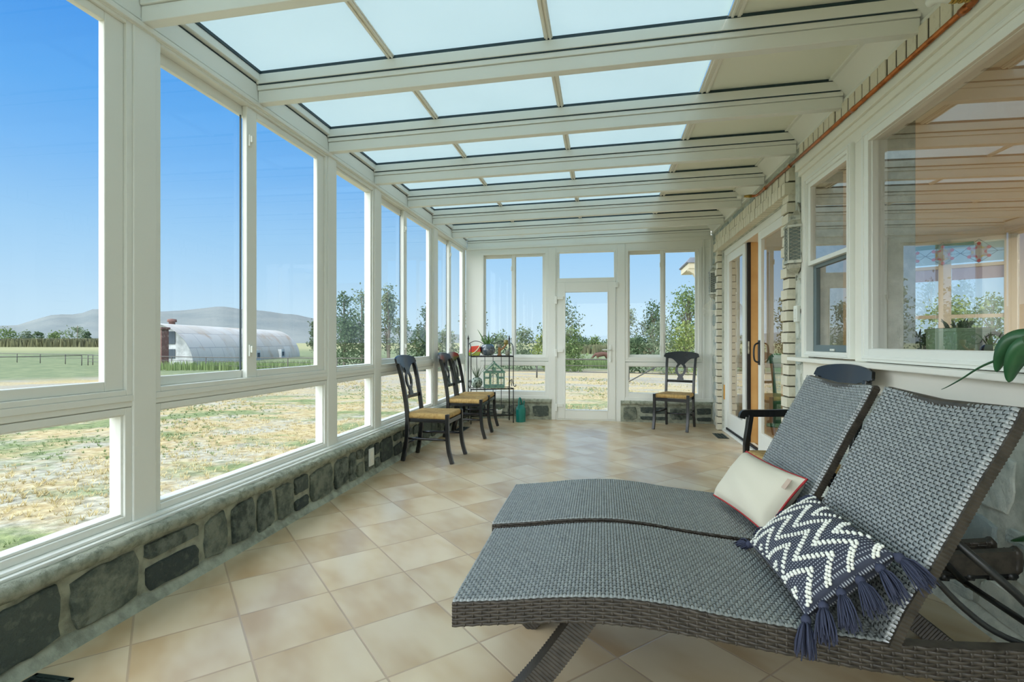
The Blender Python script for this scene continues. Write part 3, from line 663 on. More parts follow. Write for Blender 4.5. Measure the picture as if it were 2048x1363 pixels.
# white painted brick around the sliding door and a soldier course over the windows
def bricks(mb, lst):
    for b in lst: mb.box(*b)
mb = MB(); r = random.Random(4)
z = 0.0
for side, (a, b) in enumerate(((4.475,4.62),(7.06,7.17))):
    k = 0; z = .0
    while z < 2.36:
        x = XR-.055-.012*(k%2)+r.uniform(-.003,.003); mb.box(x,XR+.05,a+r.uniform(0,.006),b-r.uniform(0,.006),z+.005,z+.082); z += .088; k += 1
y = 4.470; k = 0
while y < 7.14:
    mb.box(XR-.055+r.uniform(-.003,.003),XR+.02,y+.006,y+.0765,2.455+r.uniform(-.003,.003),2.565); mb.box(XR-.085+r.uniform(-.003,.003),XR+.06,y+.005,y+.077,2.345,2.445); y += .0825
y = .4
while y < 4.28:
    mb.box(XR-.04+r.uniform(-.003,.003),XR+.02,y+.007,y+.0815,2.555,2.672); y += .0885
mb.build('painted_bricks', M['brick'], wrt, bevel=.004)
mb = MB(); mb.box(XR-.048,XR+.01,4.485,4.612,0,2.35); mb.box(XR-.048,XR+.01,7.068,7.162,0,2.35); mb.box(XR-.049,XR+.05,4.478,7.15,2.45,2.562); mb.box(XR-.079,XR+.055,4.478,7.15,2.352,2.449); mb.box(XR-.034,XR+.01,.41,4.27,2.558,2.668); mb.build('brick_mortar', M['brickmortar'], wrt)
# painted window surround, sill and apron
tn[0] += 1
t = struct('trim_%d' % tn[0])
mb = MB(); F = XR-.022
for b in ((1.0,1.16),(3.30,3.442),(4.16,4.30)): mb.box(F,XR+.03,b[0],b[1],1.035,2.36)
mb.box(F,XR+.03,.95,4.30,2.36,2.535); mb.box(F-.016,XR,.95,4.315,2.435,2.475); mb.box(F-.034,XR,.95,4.33,2.475,2.545)
mb.build('window_casing', M['trimpaint'], t, bevel=.004)
mb = MB(); mb.box(XR-.115,XR+.05,.85,4.33,1.006,1.036); mb.build('sill_board', M['trimpaint'], t, bevel=.006)
mb = MB(); mb.box(XR-.03,XR,.9,4.24,.862,1.006); mb.build('apron_board', M['trimpaint'], t, bevel=.004)
p = window()       # picture window
mb = MB(); ring(mb,'x',XR-.05,XR+.04,1.16,3.30,1.04,2.372,.075,.072,.075); ring(mb,'x',XR-.058,XR+.02,1.175,3.285,1.055,2.357,.018); ring(mb,'x',XR-.03,XR+.05,1.225,3.235,1.10,2.31,.015); mb.build('outer_frame', M['frame'], p, bevel=.003)
pane(p, (XR-.006,XR+.002,1.235,3.228,1.108,2.30), 'house_glass')
p = window()       # double hung
mb = MB(); ring(mb,'x',XR-.05,XR+.06,3.442,4.16,1.045,2.372,.032,.04,.05); ring(mb,'x',XR-.058,XR,3.455,4.147,1.055,2.36,.015); mb.build('outer_frame', M['frame'], p, bevel=.003)
mb = MB(); ring(mb,'x',XR-.035,XR+.0,3.474,4.128,1.715,2.325,.04,.03,.035); mb.build('upper_sash', M['frame'], p, bevel=.003)
pane(p, (XR-.018,XR-.012,3.51,4.09,1.74,2.295), 'house_glass')
mb = MB(); ring(mb,'x',XR+.0,XR+.03,3.474,4.128,1.085,1.735,.05,.045,.045); mb.build('lower_sash', M['screen_grey'], p, bevel=.003)
pane(p, (XR+.016,XR+.022,3.52,4.08,1.12,1.70), 'house_glass')
mb = MB(); mb.box(XR-.012,XR+.0,3.76,3.82,1.09,1.105); mb.build('sash_lift', M['white_plastic'], p, bevel=.003)
# sliding door
d = struct('door_2', (1.6,5.8,0)); FX = XR+.03
mb = MB(); mb.box(FX-.01,FX+.14,DY0-.04,DY0+.06,0,DZ); mb.box(FX-.01,FX+.14,DY1-.05,DY1+.05,0,DZ); mb.box(FX-.01,FX+.14,DY0+.06,DY1-.05,DZ-.07,DZ+.02); mb.box(FX-.03,FX+.1,DY0,DY1,0,.03); mb.build('door_frame', M['frame'], d, bevel=.003, world=True)
mb = MB(); mb.box(FX+.0,FX+.022,DY0,DY1,.03,.055); mb.build('track', M['black_seal_and_shade'], d, world=True)
mb = MB(); ring(mb,'x',FX+.012,FX+.05,6.13,6.98,.05,DZ-.07,.115,.2,.1); mb.build('fixed_panel', M['frame'], d, bevel=.003, world=True)
pane(d, (FX+.028,FX+.034,6.24,6.87,.24,DZ-.16), 'house_glass', 'fixed_pane')
mb = MB(); mb.box(FX+.03,FX+.062,6.09,6.13,.04,DZ-.07); mb.build('weather_seal', M['black_seal_and_shade'], d, world=True)
mb = MB(); mb.box(FX+.03,FX+.045,6.075,6.09,1.02,1.16); mb.build('strike_plate', M['pewter'], d, bevel=.002, world=True)
mb = MB(); mb.box(FX+.062,FX+.135,6.1,6.2,.02,DZ-.05); mb.box(FX+.135,FX+.16,6.12,6.4,0,DZ); mb.build('wood_jamb', M['wood'], d, bevel=.004, world=True)
mb = MB(); ring(mb,'x',FX-.005,FX+.03,4.73,5.58,.04,DZ-.07,.10,.2,.085); mb.build('sliding_panel', M['frame'], d, bevel=.003, world=True)
mb = MB(); ring(mb,'x',FX+.03,FX+.045,4.73,5.58,.04,DZ-.07,.10,.2,.085); mb.build('wood_lining', M['wood'], d, bevel=.003, world=True)
pane(d, (FX+.01,FX+.016,4.82,5.49,.23,DZ-.15), 'house_glass', 'sliding_pane')
mb = MB(); mb.box(FX-.016,FX-.005,5.505,5.555,.92,1.17); mb.tube(smooth_pts([(FX-.01,5.53,.945),(FX-.05,5.53,.965),(FX-.06,5.53,1.04),(FX-.05,5.53,1.12),(FX-.01,5.53,1.145)],5),.009,8); mb.build('door_handle', M['black_metal'], d, bevel=.002, world=True)
mb = MB(); mb.box(FX-.018,FX-.008,6.99,7.06,.41,.60); mb.build('wood_block', M['amber'], d, bevel=.003, world=True)

# ------------------------------------------------------------------ black rush-seat chairs
def rush_seat(fw, rw, x0, x1, z0, z1):
    """trapezoid pillow; UV u runs along the nearest rail so cords lie across it"""
    mb = MB(); n = 22; vsx = []; uvs = []; fs = []
    def hw(x): return rw+(fw-rw)*(x-x0)/(x1-x0)
    prof = [(0.0,z0),(-.012,z0+.008),(-.014,(z0+z1)/2),(-.008,z1-.008),(.006,z1),(.06,z1-.004),(.5,z1-.018)]
    cx = (x0+x1)/2
    sides = [((x1,-fw),(x1,fw)),((x1,fw),(x0,rw)),((x0,rw),(x0,-rw)),((x0,-rw),(x1,-fw))]
    for (a, b) in sides:
        o = len(vsx); L_ = math.hypot(b[0]-a[0], b[1]-a[1])
        for i in range(n+1):
            t = i/n; px, py = a[0]+(b[0]-a[0])*t, a[1]+(b[1]-a[1])*t
            for k, (ins, z) in enumerate(prof):
                if k == len(prof)-1: qx, qy = cx+(px-cx)*.02, py*.02
                else:
                    d = Vector((cx-px, -py, 0)); d = d/d.length if k < 5 else d
                    f = ins if k < 5 else None
                    if k < 5: qx, qy = px+d.x*ins, py+d.y*ins
                    else: qx, qy = px+(cx-px)*.35, py*.65
                vsx.append((qx,qy,z)); uvs.append((t*L_, k*.1))
        m = len(prof)
        for i in range(n):
            for k in range(m-1): fs.append((o+i*m+k,o+(i+1)*m+k,o+(i+1)*m+k+1,o+i*m+k+1))
    mb.add(vsx, fs, 0, uvs); mb.add([(x1-.01,-fw+.01,z0+.006),(x1-.01,fw-.01,z0+.006),(x0+.01,rw-.01,z0+.006),(x0+.01,-rw+.01,z0+.006)],[(0,1,2,3)],0,[(0,0)]*4)
    return mb
BACK = [(.44,-.205),(.60,-.222),(.80,-.258),(.95,-.295),(1.03,-.318)]
def bx(z): return interp(BACK, z)
def make_chair(label, arms=False, group='black rush-seat dining chairs'):
    t = thing('armchair' if arms else 'dining_chair', label, 'armchair' if arms else 'chair', group=group)
    W = M['black_wood']; fw, rw = (.255,.215) if arms else (.225,.185)
    rush_seat(fw-.012, rw-.004, -.195, .205, .418, .470).build('seat', M['rush'], t, smooth=True)
    for s in (-1, 1):
        y = s*(fw-.008); top = .466 if not arms else .66
        pth = [(.212 if not arms else .19,y,top)] if arms else []
        pth += [(.212,y,.466),(.212,y,.34),(.214,y,.24),(.226,y,.13),(.246,y,.05),(.262,y,0)]
        if arms: pth = [(.185,y,.69),(.20,y,.60),(.215,y,.50)]+pth[2:]
        mb = MB(); mb.tube(smooth_pts(pth,4), 1, sq=(.036,.036,(1,0,0))); mb.build('leg', W, t, bevel=.004)
        y = s*rw
        mb = MB(); mb.tube(smooth_pts([(bx(.93)-.004,y*1.05,.94),(bx(.80),y*1.03,.80),(bx(.62),y,.62),(-.205,y,.46),(-.203,y,.36),(-.212,y,.2),(-.25,y*1.02,0)],4), 1, sq=(.030,.040,(1,0,0))); mb.build('leg', W, t, bevel=.004)
    mb = MB()
    mb.box(.198,.222,-fw+.02,fw-.02,.375,.415)
    for s in (-1,1): mb.prism([(.2,s*(fw-.018),.38),(.2,s*(fw-.018),.413),(-.2,s*(rw-.004),.413),(-.2,s*(rw-.004),.38)],(0,-s*.018,0))
    mb.box(-.21,-.192,-rw,rw,.38,.413); mb.build('seat_frame', W, t, bevel=.003)
    for s in (-1,1):
        for z in ((.20,.15) if s < 0 else (.20,.15))[:1]:
            mb = MB(); mb.tube([(.214,s*(fw-.01),z+.02),(.1,s*(fw-.02),z+.022),(-.1,s*(rw+.005),z+.022),(-.212,s*rw,z+.02)],[.008,.013,.013,.008],8); mb.build('stretcher', W, t, smooth=True)
    mb = MB(); mb.tube([(-.215,-rw,.165),(-.215,0,.165),(-.215,rw,.165)],[.008,.013,.008],8); mb.build('stretcher', W, t, smooth=True)
    # crest rail with drooping ears, curved in plan
    ew = rw+.055
    def curve(y): return -.022*(1-(y/ew)**2)
    top = lambda y: .968+.055*math.sqrt(max(0,1-(y/(ew+.012))**2))
    def low(y):
        a = abs(y)
        if a > rw+.014: return .925+ (a-rw-.014)/(ew-rw-.014)*.030
        if a < .045: return .845
        f = (a-.045)/(rw+.014-.045); return .845+.085*math.sin(min(1,f*1.35)*math.pi/2)*(1-.06*f)
    n = 40; fr = []; bk = []
    for i in range(n+1):
        y = -ew+2*ew*i/n; zt = top(y) if 0 < i < n else .955; zl = low(y)
        if i in (0,n): zl = .945
        for lst, off in ((fr,.011),(bk,-.011)):
            lst.append(((bx(zl)+curve(y)+off,y,zl),(bx(zt)+curve(y)+off,y,zt)))
    mb = MB(); vsx = [q for pr in fr for q in pr]+[q for pr in bk for q in pr]; o2 = 2*(n+1); fs = []
    for i in range(n):
        a = 2*i; fs += [(a,a+2,a+3,a+1),(o2+a,o2+a+1,o2+a+3,o2+a+2),(a+1,a+3,o2+a+3,o2+a+1),(a,o2+a,o2+a+2,a+2)]
    fs += [(0,1,o2+1,o2),(2*n,o2+2*n,o2+2*n+1,2*n+1)]
    mb.add(vsx, fs); mb.build('crest_rail', W, t, bevel=.003)
    # keyhole splat
    prof = [(.625,.046,0),(.66,.040,0),(.672,.030,.0),(.695,.040,0),(.70,.0435,0.0),(.71,.052,.018),(.73,.065,.033),(.765,.074,.042),(.80,.070,.038),(.825,.060,.026),(.842,.050,.008),(.846,.048,0),(.865,.045,0),(.90,.055,0)]
    mb = MB()
    for s in (-1,1):
        vsx = []; fs = []
        for z, o_, i_ in prof:
            x = bx(z)-.014
            for xx in (x+.009, x-.009): vsx += [(xx,s*i_,z),(xx,s*o_,z)]
        for k in range(len(prof)-1):
            a = 4*k; b = a+4; fs += [(a,a+1,b+1,b),(a+2,b+2,b+3,a+3),(a+1,a+3,b+3,b+1),(a,b,b+2,a+2)]
        fs += [(0,2,3,1)]; mb.add(vsx, fs)
    mb.build('splat', W, t)
    mb = MB(); x = bx(.615); mb.prism([(x+.004,-rw,.598),(x-.012,0,.598),(x+.004,rw,.598),(x+.004,rw,.632),(x-.012,0,.632),(x+.004,-rw,.632)],(-.018,0,0)); mb.build('lower_rail', W, t)
    if arms:
        for s in (-1,1):
            y = s*(fw+.0); mb = MB(); mb.tube(smooth_pts([(.245,y*1.0,.668),(.235,y,.695),(.20,y,.70),(.05,y*1.02,.70),(-.12,s*(rw+.03),.705),(bx(.71)+.01,s*(rw+.005),.705)],4),1,sq=(.044,.026)); mb.build('armrest', W, t, bevel=.005)
    return t
c0 = make_chair('black lacquered dining chair with rush seat, nearest of the three along the left windows')
c0.location = (-1.650,4.885,0); c0.rotation_euler = (0,0,R(-1.5))
dup(c0, (-1.640,6.16,0), R(1), 'black lacquered dining chair with rush seat, middle of the three along the left windows')
dup(c0, (-1.665,6.66,0), R(2), 'black lacquered dining chair with rush seat, standing right beside the metal plant stand')
dup(c0, (.965,7.135,0), R(-113), 'black lacquered dining chair with rush seat, alone under the back window right of the door')
a0 = make_chair('black rush-seat armchair against the stone wall, partly hidden behind the far wicker lounger', True)
a0.location = (1.12,3.234,0); a0.rotation_euler = (0,0,R(188.8)); a0.scale = (.87,1,1)
del a0['group']

# ------------------------------------------------------------------ wicker chaise lounges
def weave(mb, S, U, V, pu, pv, wu, wv, amp=.0022, mi=0, per=3):
    """plain weave on S(u,v,h), u in [0,U] m, v in [0,V] m: ribbons across (at each u) over and under cords (at each v)"""
    nu, nv = int(U/pu), int(V/pv)
    def hgt(ph): return amp*max(-1,min(1,1.7*math.cos(math.pi*ph)))
    for i in range(nu):
        u = (i+.5)*U/nu; a = []; n = nv*per
        vsx = []
        for k in range(n+1):
            v = V*k/n; h = hgt(v/V*nv-.5+i)
            vsx += [S(u-wu/2,v,h-.0012),S(u,v,h+.0008),S(u+wu/2,v,h-.0012)]
        mb.add(vsx,[(3*k+j,3*k+j+1,3*k+j+4,3*k+j+3) for k in range(n) for j in (0,1)],mi)
    for i in range(nv):
        v = (i+.5)*V/nv; n = nu*2; vsx = []
        for k in range(n+1):
            u = U*k/n; h = -hgt(u/U*nu-.5+i)
            vsx += [S(u,v-wv/2,h-.0012),S(u,v,h+.0008),S(u,v+wv/2,h-.0012)]
        mb.add(vsx,[(3*k+j,3*k+3+j,3*k+4+j,3*k+j+1) for k in range(n) for j in (0,1)],mi)
def arc(path):
    """arc-length lookup on a dense 2-D polyline"""
    ls = [0]
    for a, b in zip(path, path[1:]): ls.append(ls[-1]+(Vector(b)-Vector(a)).length)
    def at(s):
        s = max(0,min(ls[-1]-1e-6,s)); lo, hi = 0, len(ls)-1
        while hi-lo > 1:
            m_ = (lo+hi)//2
            if ls[m_] <= s: lo = m_
            else: hi = m_
        f = (s-ls[lo])/(ls[lo+1]-ls[lo]); p = Vector(path[lo]).lerp(Vector(path[lo+1]),f); t = (Vector(path[lo+1])-Vector(path[lo])).normalized()
        return p, t
    return at, ls[-1]
TOP = [(-.45,.358),(-.30,.376),(-.15,.397),(-.03,.4085),(.08,.412),(.21,.404),(.335,.388),(.517,.371),(.65,.361),(.77,.356),(.906,.359),(1.05,.369),(1.25,.388),(1.44,.412)]
BOT = [(-.447,.284),(-.30,.305),(-.09,.331),(.06,.336),(.2,.329),(.4,.309),(.59,.288),(.77,.275),(.92,.278),(1.05,.288),(1.25,.308),(1.44,.334)]
def dense(pts): return [(q.x,q.y) for q in smooth_pts([(a,b,0) for a,b in pts],6)]
TOPd, BOTd = dense(TOP), dense(BOT)
CW = .622      # width
def wrapped_bar(mb, path, sx, sy, pitch=.011):
    at, L_ = arc([Vector(p) for p in path]); n = int(L_/pitch)*2
    P = [at(L_*k/n)[0] for k in range(n+1)]; mb.tube(P,[1.0 if k%2 else .93 for k in range(n+1)],sq=(sx,sy,(0,1,0)))
def make_chaise(label):
    t = thing('chaise_lounge', label, 'lounge chair', group='wicker chaise lounges')
    # coordinates: x as measured along the room, y 0..CW from the camera side, z up
    at, L_ = arc(TOPd); seatL = 0
    while at(seatL)[0][0] < .735: seatL += .005
    def S(u,v,h):
        p, tg = at(u); n = Vector((-tg.y,tg.x)); hh = h*1.3+.005
        e = min(v, CW-v)
        drop = 0 if e > .012 else (.012-e)**2/.012*1.1
        return (p[0]+n.x*(hh-drop), v, p[1]+n.y*(hh-drop))
    mb = MB(); weave(mb, S, seatL, CW, .0112, .0172, .0092, .0066); mb.build('seat', M['wicker'], t, smooth=True)
    mb = MB(); mb.grid(lambda u,v: S(u*(seatL-.01)+.004,.016+v*(CW-.032),-.0085), 40, 4); mb.build('seat_shade_sheet', M['black_seal_and_shade'], t, smooth=True)  # added dark sheet: stops light through the weave and blackens its gaps
    # side rails: banded weave outside
    for s, y0 in ((-1,0.0),(1,CW)):
        r_ = MB()
        def SR(u,v,h,y0=y0,s=s):
            p, tg = at(u); x = p[0]; zt = p[1]; zb = interp(BOTd,x); return (x, y0+s*(h+.003), zb+(zt-zb)*(v/.078))
        weave(r_, lambda u,v,h: SR(v,u,h), .078, L_, .0088, .026, .0078, .006, .0022)
        a = [(x,y0-s*.0,z) for x,z in TOPd]; b = [(x,y0-s*.035,z) for x,z in TOPd]; c = [(x,y0-s*.035,interp(BOTd,x)) for x,z in TOPd]; d_ = [(x,y0,interp(BOTd,x)) for x,z in TOPd]
        r_.strip(a,b); r_.strip(b,c); r_.strip(c,d_); r_.strip(d_,a); r_.add([a[0],b[0],c[0],d_[0],a[-1],b[-1],c[-1],d_[-1]],[(0,1,2,3),(7,6,5,4)])
        # rounded nose at the head end
        r_.tube([(1.44,y0-s*.0175,.334),(1.452,y0-s*.0175,.345),(1.455,y0-s*.0175,.373),(1.452,y0-s*.0175,.40),(1.44,y0-s*.0175,.411)],.018,8)
        r_.build('side_rail', M['wicker_shaded'], t, smooth=True)
        mb = MB(); mb.tube([(.86,y0-s*.022,.268),(1.45,y0-s*.022,.322)],.011,8)
        for x in (.9,.98,1.06,1.14,1.22,1.30,1.37,1.43):
            z = .268+(x-.86)/.59*.054; mb.tube([(x-.012,y0-s*.022,z),(x+.012,y0-s*.022,z)],.017,8); mb.tube([(x,y0-s*.022,z),(x+.004,y0-s*.022,z+.03)],.012,6)
        mb.build('adjuster_bar', M['black_metal'], t, smooth=True)
    r_ = MB(); weave(r_, lambda u,v,h: (-.449-h,v,.285+u*(.357-.285)/.078), .078, CW, .0088, .026, .0078, .006); r_.box(-.446,-.42,.002,CW-.002,.29,.352); r_.build('foot_rail', M['wicker_shaded'], t, smooth=True)
    mb = MB()
    for x in (-.30,.0,.3,.6): mb.tube([(x,.02,interp(TOPd,x)-.03),(x,CW-.02,interp(TOPd,x)-.03)],.011,8)
    mb.build('cross_tube', M['black_metal'], t, smooth=True)
    # backrest
    bpth = [(q.x,q.y) for q in smooth_pts([(.735,.352,0),(.775,.45,0),(.832,.562,0),(.885,.67,0),(.945,.795,0),(1.000,.90,0),(1.040,.985,0)],6)]
    atb, LB = arc(bpth)
    def SB(u,v,h):
        p, tg = atb(u); n = Vector((-tg.y,tg.x)); k = 1-((v-CW/2)/(CW/2))**2
        e = min(v, CW-v); drop = 0 if e > .012 else (.012-e)**2/.012*1.1
        h *= 1.25; return (p[0]+n.x*(h+.004-drop-.012*k), v, p[1]+n.y*(h+.004-drop-.012*k)-.010*k*(u/LB)**6)
    mb = MB(); weave(mb, SB, LB, CW, .0118, .0172, .0098, .0066); bk = mb.build('backrest', M['wicker'], t, smooth=True)
    mb = MB()
    for y in (.012, CW-.012):
        n = int(LB/.0105)*2; P = []
        for k in range(n+1):
            p, tg = atb(LB*k/n); nn = Vector((-tg.y,tg.x)); P.append((p[0]-nn.x*.020,y,p[1]-nn.y*.020))
        mb.tube(P,[1.0 if k%2 else .9 for k in range(n+1)],sq=(.026,.040,(0,1,0)))
    p, tg = atb(LB); mb.tube([(p[0]+.016,.0,p[1]-.016),(p[0]+.012,CW/2,p[1]-.028),(p[0]+.016,CW,p[1]-.016)],.016,10)
    mb.build('back_frame', M['wicker_shaded'], bk, smooth=False)
    mb = MB(); mb.grid(lambda u,v: SB(u*LB,.02+v*(CW-.04),-.0085),14,6); mb.build('back_shade_sheet', M['black_seal_and_shade'], bk, smooth=True)  # dark sheet standing in for shade between the backrest ribbons
    # folding prop behind the back
    for y, a, b in ((.085,(.925,.63),(1.26,.30)),(CW-.085,(.925,.63),(1.26,.30))):
        mb = MB(); mb.tube([(a[0],y,a[1]),((a[0]+b[0])/2,y,(a[1]+b[1])/2+.012),(b[0],y,b[1])],.011,8); mb.build('prop_rod', M['black_metal'], t, smooth=True)
    for y in (.05,CW-.05):
        mb = MB(); mb.tube(smooth_pts([(.868,y,.53),(.95,y,.44),(1.05,y,.372),(1.24,y,.318)],5),.008,8); mb.build('prop_rod', M['black_metal'], t, smooth=True)
    mb = MB(); mb.tube([(1.25,.03,.31),(1.25,CW-.03,.31)],.010,8); mb.build('cross_tube', M['black_metal'], t, smooth=True)
    for y in (.050, CW-.050):
        mb = MB(); wrapped_bar(mb, smooth_pts([(-.045,y,.345),(-.095,y,.27),(-.17,y,.165),(-.255,y,.06),(-.305,y,.004)],6), .066, .085); mb.build('leg', M['wicker_shaded'], t)
        mb = MB(); wrapped_bar(mb, smooth_pts([(.90,y,.30),(1.0,y,.235),(1.13,y,.13),(1.25,y,.035),(1.285,y,.004)],6), .060, .085); mb.build('leg', M['wicker_shaded'], t)
    return t
ch = make_chaise('grey-brown wicker chaise lounge nearest the camera, with the navy tasselled pillow on it')
ch.location = (0,1.503,0)
dup(ch, (-.022,2.178,0), None, 'grey-brown wicker chaise lounge farther from the camera, with the cream pillow on it')

# ------------------------------------------------------------------ pillows
def pillow_surface(C, U, V, Nn, lu, lv, th, seed, side, wr=.0):
    """point on a stuffed pillow: p,q in [-1,1]"""
    r = random.Random(seed); ph = [r.uniform(0,6) for _ in range(6)]
    def f(p, q, h=0.0):
        pinch = 1-.05*(1-p*p)*0
        a = p*lu*(1-.06*(1-abs(q)**2)*abs(p)); b = q*lv*(1-.07*(1-abs(p)**2)*abs(q))
        e = max(0,(1-abs(p)**2.6))*max(0,(1-abs(q)**2.6)); t_ = th*e**.42
        t_ += wr*e*(math.sin(3*p+ph[0]+2*q)+.6*math.sin(7*q+ph[1]+p*3))
        return Vector(C)+U*a+V*b+Nn*(side*(t_+h))
    return f
def frame_from(bf, bn, tn_, tf):
    bf, bn, tn_, tf = map(Vector,(bf,bn,tn_,tf)); C = (bf+bn+tn_+tf)/4
    U = ((bn+tn_)-(bf+tf)); lu = U.length/4; U.normalize(); V = ((tf+tn_)-(bf+bn)); lv = V.length/4; V = (V-U*V.dot(U)).normalized(); return C, U, V, lu, lv
# cream pillow
C, U, V, lu, lv = frame_from((.519,2.658,.415),(.653,2.170,.385),(.779,2.166,.621),(.720,2.650,.599))
Nn = U.cross(V).normalized()
if Nn.z < 0: Nn = -Nn
C = C+Nn*.004
pl = thing('pillow', 'cream cotton pillow with red piping lying on the far wicker chaise', 'pillow', (C.x,C.y,C.z-.1))
mb = MB()
for side in (1,-1):
    f = pillow_surface(C,U,V,Nn,lu,lv,.068,3,side,.006); mb.grid(lambda a,b: f(2*a-1,2*b-1), 26, 20)
mb.build('cushion', M['cream_cloth'], pl, smooth=True, world=True)
f = pillow_surface(C,U,V,Nn,lu,lv,.075,3,1,.0); pts = []
for k in range(80):
    s = k/20; e, q = int(s), (s-int(s))*2-1
    pts.append([f(q,-1),f(1,q),f(-q,1),f(-1,-q)][e])
mb = MB(); mb.tube(pts,.0045,6,closed=True); mb.build('piping', M['red_cord'], pl, smooth=True, world=True)
mb = MB(); c_ = f(.90,.55,.004); mb.prism([c_-V*.022, c_+V*.022, c_+V*.022+U*.028, c_-V*.022+U*.028], Nn*.002); mb.build('care_label', M['label_tan'], pl, world=True)
# navy pillow
C, U, V, lu, lv = frame_from((.557,2.009,.398),(.539,1.497,.396),(.790,1.552,.578),(.754,2.018,.586))
Nn = U.cross(V).normalized()
if Nn.z < 0: Nn = -Nn
C = C+Nn*.004
pl = thing('pillow', 'navy woven pillow with white bobble zigzags and tassels on the near wicker chaise', 'pillow', (C.x,C.y,C.z-.1))
mb = MB()
for side in (1,-1):
    f = pillow_surface(C,U,V,Nn,lu,lv,.075,5,side,.002); mb.grid(lambda a,b: f(2*a-1,2*b-1), 40, 26, 0, lambda a,b: (a*.52,b*.3))
f = pillow_surface(C,U,V,Nn,lu,lv,.075,5,1,.002); r = random.Random(2)
for row in range(-1,5):
    for dbl in (0,1):
        p = -.97; k = 0
        while p < .992:
            ph = ((p+1)/2*3.4 + (.0 if row%2 == 0 else .0)) % 1.0; tri = abs(ph*2-1)
            q = -1.0+row*.50+tri*.62+dbl*.082
            if abs(q) < .95:
                s = .0044*(1.0+.22*(p > .3))*r.uniform(.85,1.1); c_ = f(p,q,.0015); mb.ball(c_, s, 7, 5, 1)
            p += (.030 if p < .3 else .036)*(1 if p < .84 else .7 if p < .94 else .5)
mb.build('cushion', [M['navy_cloth'],M['white_yarn']], pl, smooth=True, world=True)
def tassel(c, dirv, L_, seed):
    r = random.Random(seed); c = Vector(c); dirv = Vector(dirv).normalized(); mb = MB()
    mb.ball(c+dirv*.012, .014, 8, 6, 0, (1,1,1)); mb.tube([c-dirv*.004,c+dirv*.004],.006,6)
    side = dirv.cross(Vector((.3,.2,.9))).normalized(); s2 = dirv.cross(side)
    for k in range(46):
        a = r.uniform(0,6.283); ra = r.uniform(.2,1)**.5; sp_ = r.uniform(.5,1.1)
        o = side*math.cos(a)+s2*math.sin(a); l = L_*r.uniform(.82,1.08)
        P = [c+dirv*.016+o*.007*ra, c+dirv*(.016+l*.35)+o*.020*ra*sp_, c+dirv*(.016+l*.7)+o*.027*ra*sp_+Vector((0,0,-.008)), c+dirv*(.016+l)+o*.030*ra*sp_+Vector((r.uniform(-.004,.004),0,-.018))]
        mb.tube(P,[.0022,.0024,.0024,.0016],4)
    return mb.build('tassel', M['navy_yarn'], pl, smooth=True, world=True)
for k, q in enumerate((-.98,-.58,-.18,.22,.62,.98)):
    tassel(f(1.0,q), U*.85+Vector((-.15+.05*k,0,-.55+.05*(k%2)))+V*(-.25+.12*k), .075, 40+k)
for k, q in enumerate((-.98,-.4,.3,.95)):
    tassel(f(-1.0,q), -U*.6+Vector((-.3,.2,-.25)), .06, 60+k)

# ------------------------------------------------------------------ metal plant stand and what stands on it
SA = R(22.8); SO = Vector((-1.813,6.97,0)); sc_, ss_ = math.cos(SA), math.sin(SA)
def st(x, y, z): return (SO.x+x*sc_-y*ss_, SO.y+x*ss_+y*sc_, z)
t = thing('plant_stand', 'tall black wrought iron plant stand in the back left corner beside the chairs', 'plant stand', SO, SA)
BM = M['black_metal']; SW, SD = .61, .27
for x in (0,SW):
    mb = MB(); mb.tube([(x,SD,0),(x,SD,1.17)],.0085,8); mb.lathe([(0,1.165),(.012,1.17),(.007,1.18),(.016,1.20),(.010,1.222),(0,1.262)],(x,SD,0),8); mb.build('post', BM, t, smooth=True)
    o = -1 if x == 0 else 1
    mb = MB(); mb.tube([(x,0,0),(x,0,.50)],.007,8); mb.tube(smooth_pts([(x,SD,1.09),(x,SD*.75,1.125),(x,SD*.4,1.13),(x,SD*.1,1.09),(x,0,1.02),(x,0,.75),(x,0,.56),(x+o*.012,-.01,.522),(x+o*.03,-.018,.525),(x+o*.032,-.016,.548)],5),.006,7); mb.build('post', BM, t, smooth=True)
    mb = MB(); mb.tube(smooth_pts([(x,.02,.55),(x,.10,.62),(x,.13,.55),(x,.09,.52),(x,.18,.60),(x,.24,.56)],5),.004,6); mb.build('scroll', BM, t, smooth=True); mb = MB(); mb.tube(smooth_pts([(x,.02,.16),(x,.10,.24),(x,.13,.17),(x,.09,.14),(x,.18,.22),(x,.24,.18)],5),.004,6); mb.build('scroll', BM, t, smooth=True)
for z in (.952,.49,.116):
    mb = MB()
    mb.tube([(0,0,z),(SW,0,z),(SW,SD,z),(0,SD,z)],.006,6,closed=True)
    for k in range(1,12): mb.tube([(SW*k/12,0,z),(SW*k/12,SD,z)],.003,5)
    mb.box(.002,SW-.002,-.004,.004,z-.012,z+.004); mb.build('shelf', BM, t, smooth=True)
for k in range(1,5):
    mb = MB(); x = SW*k/5; mb.tube([(x,SD,.116),(x,SD,1.0)],.0045,6); mb.build('back_bar', BM, t, smooth=True)
mb = MB()
for s in (-1,1):
    c = SW/2; m_ = lambda q: (c+s*q, SD, 0)
    P = [(SW/2-.01,1.13),(.22,1.165),(.15,1.16),(.08,1.13),(.03,1.15),(.02,1.21),(.055,1.245),(.095,1.235),(.105,1.20),(.085,1.18),(.065,1.19),(.07,1.205)]
    mb.tube(smooth_pts([(c+s*a,SD,b) for a,b in P],5),.005,7)
    P = [(SW/2-.01,.97),(.24,1.04),(.18,1.08),(.10,1.02),(.04,.97)]
    mb.tube(smooth_pts([(c+s*a,SD,b) for a,b in P],5),.004,6)
mb.build('crown_scroll', BM, t, smooth=True)

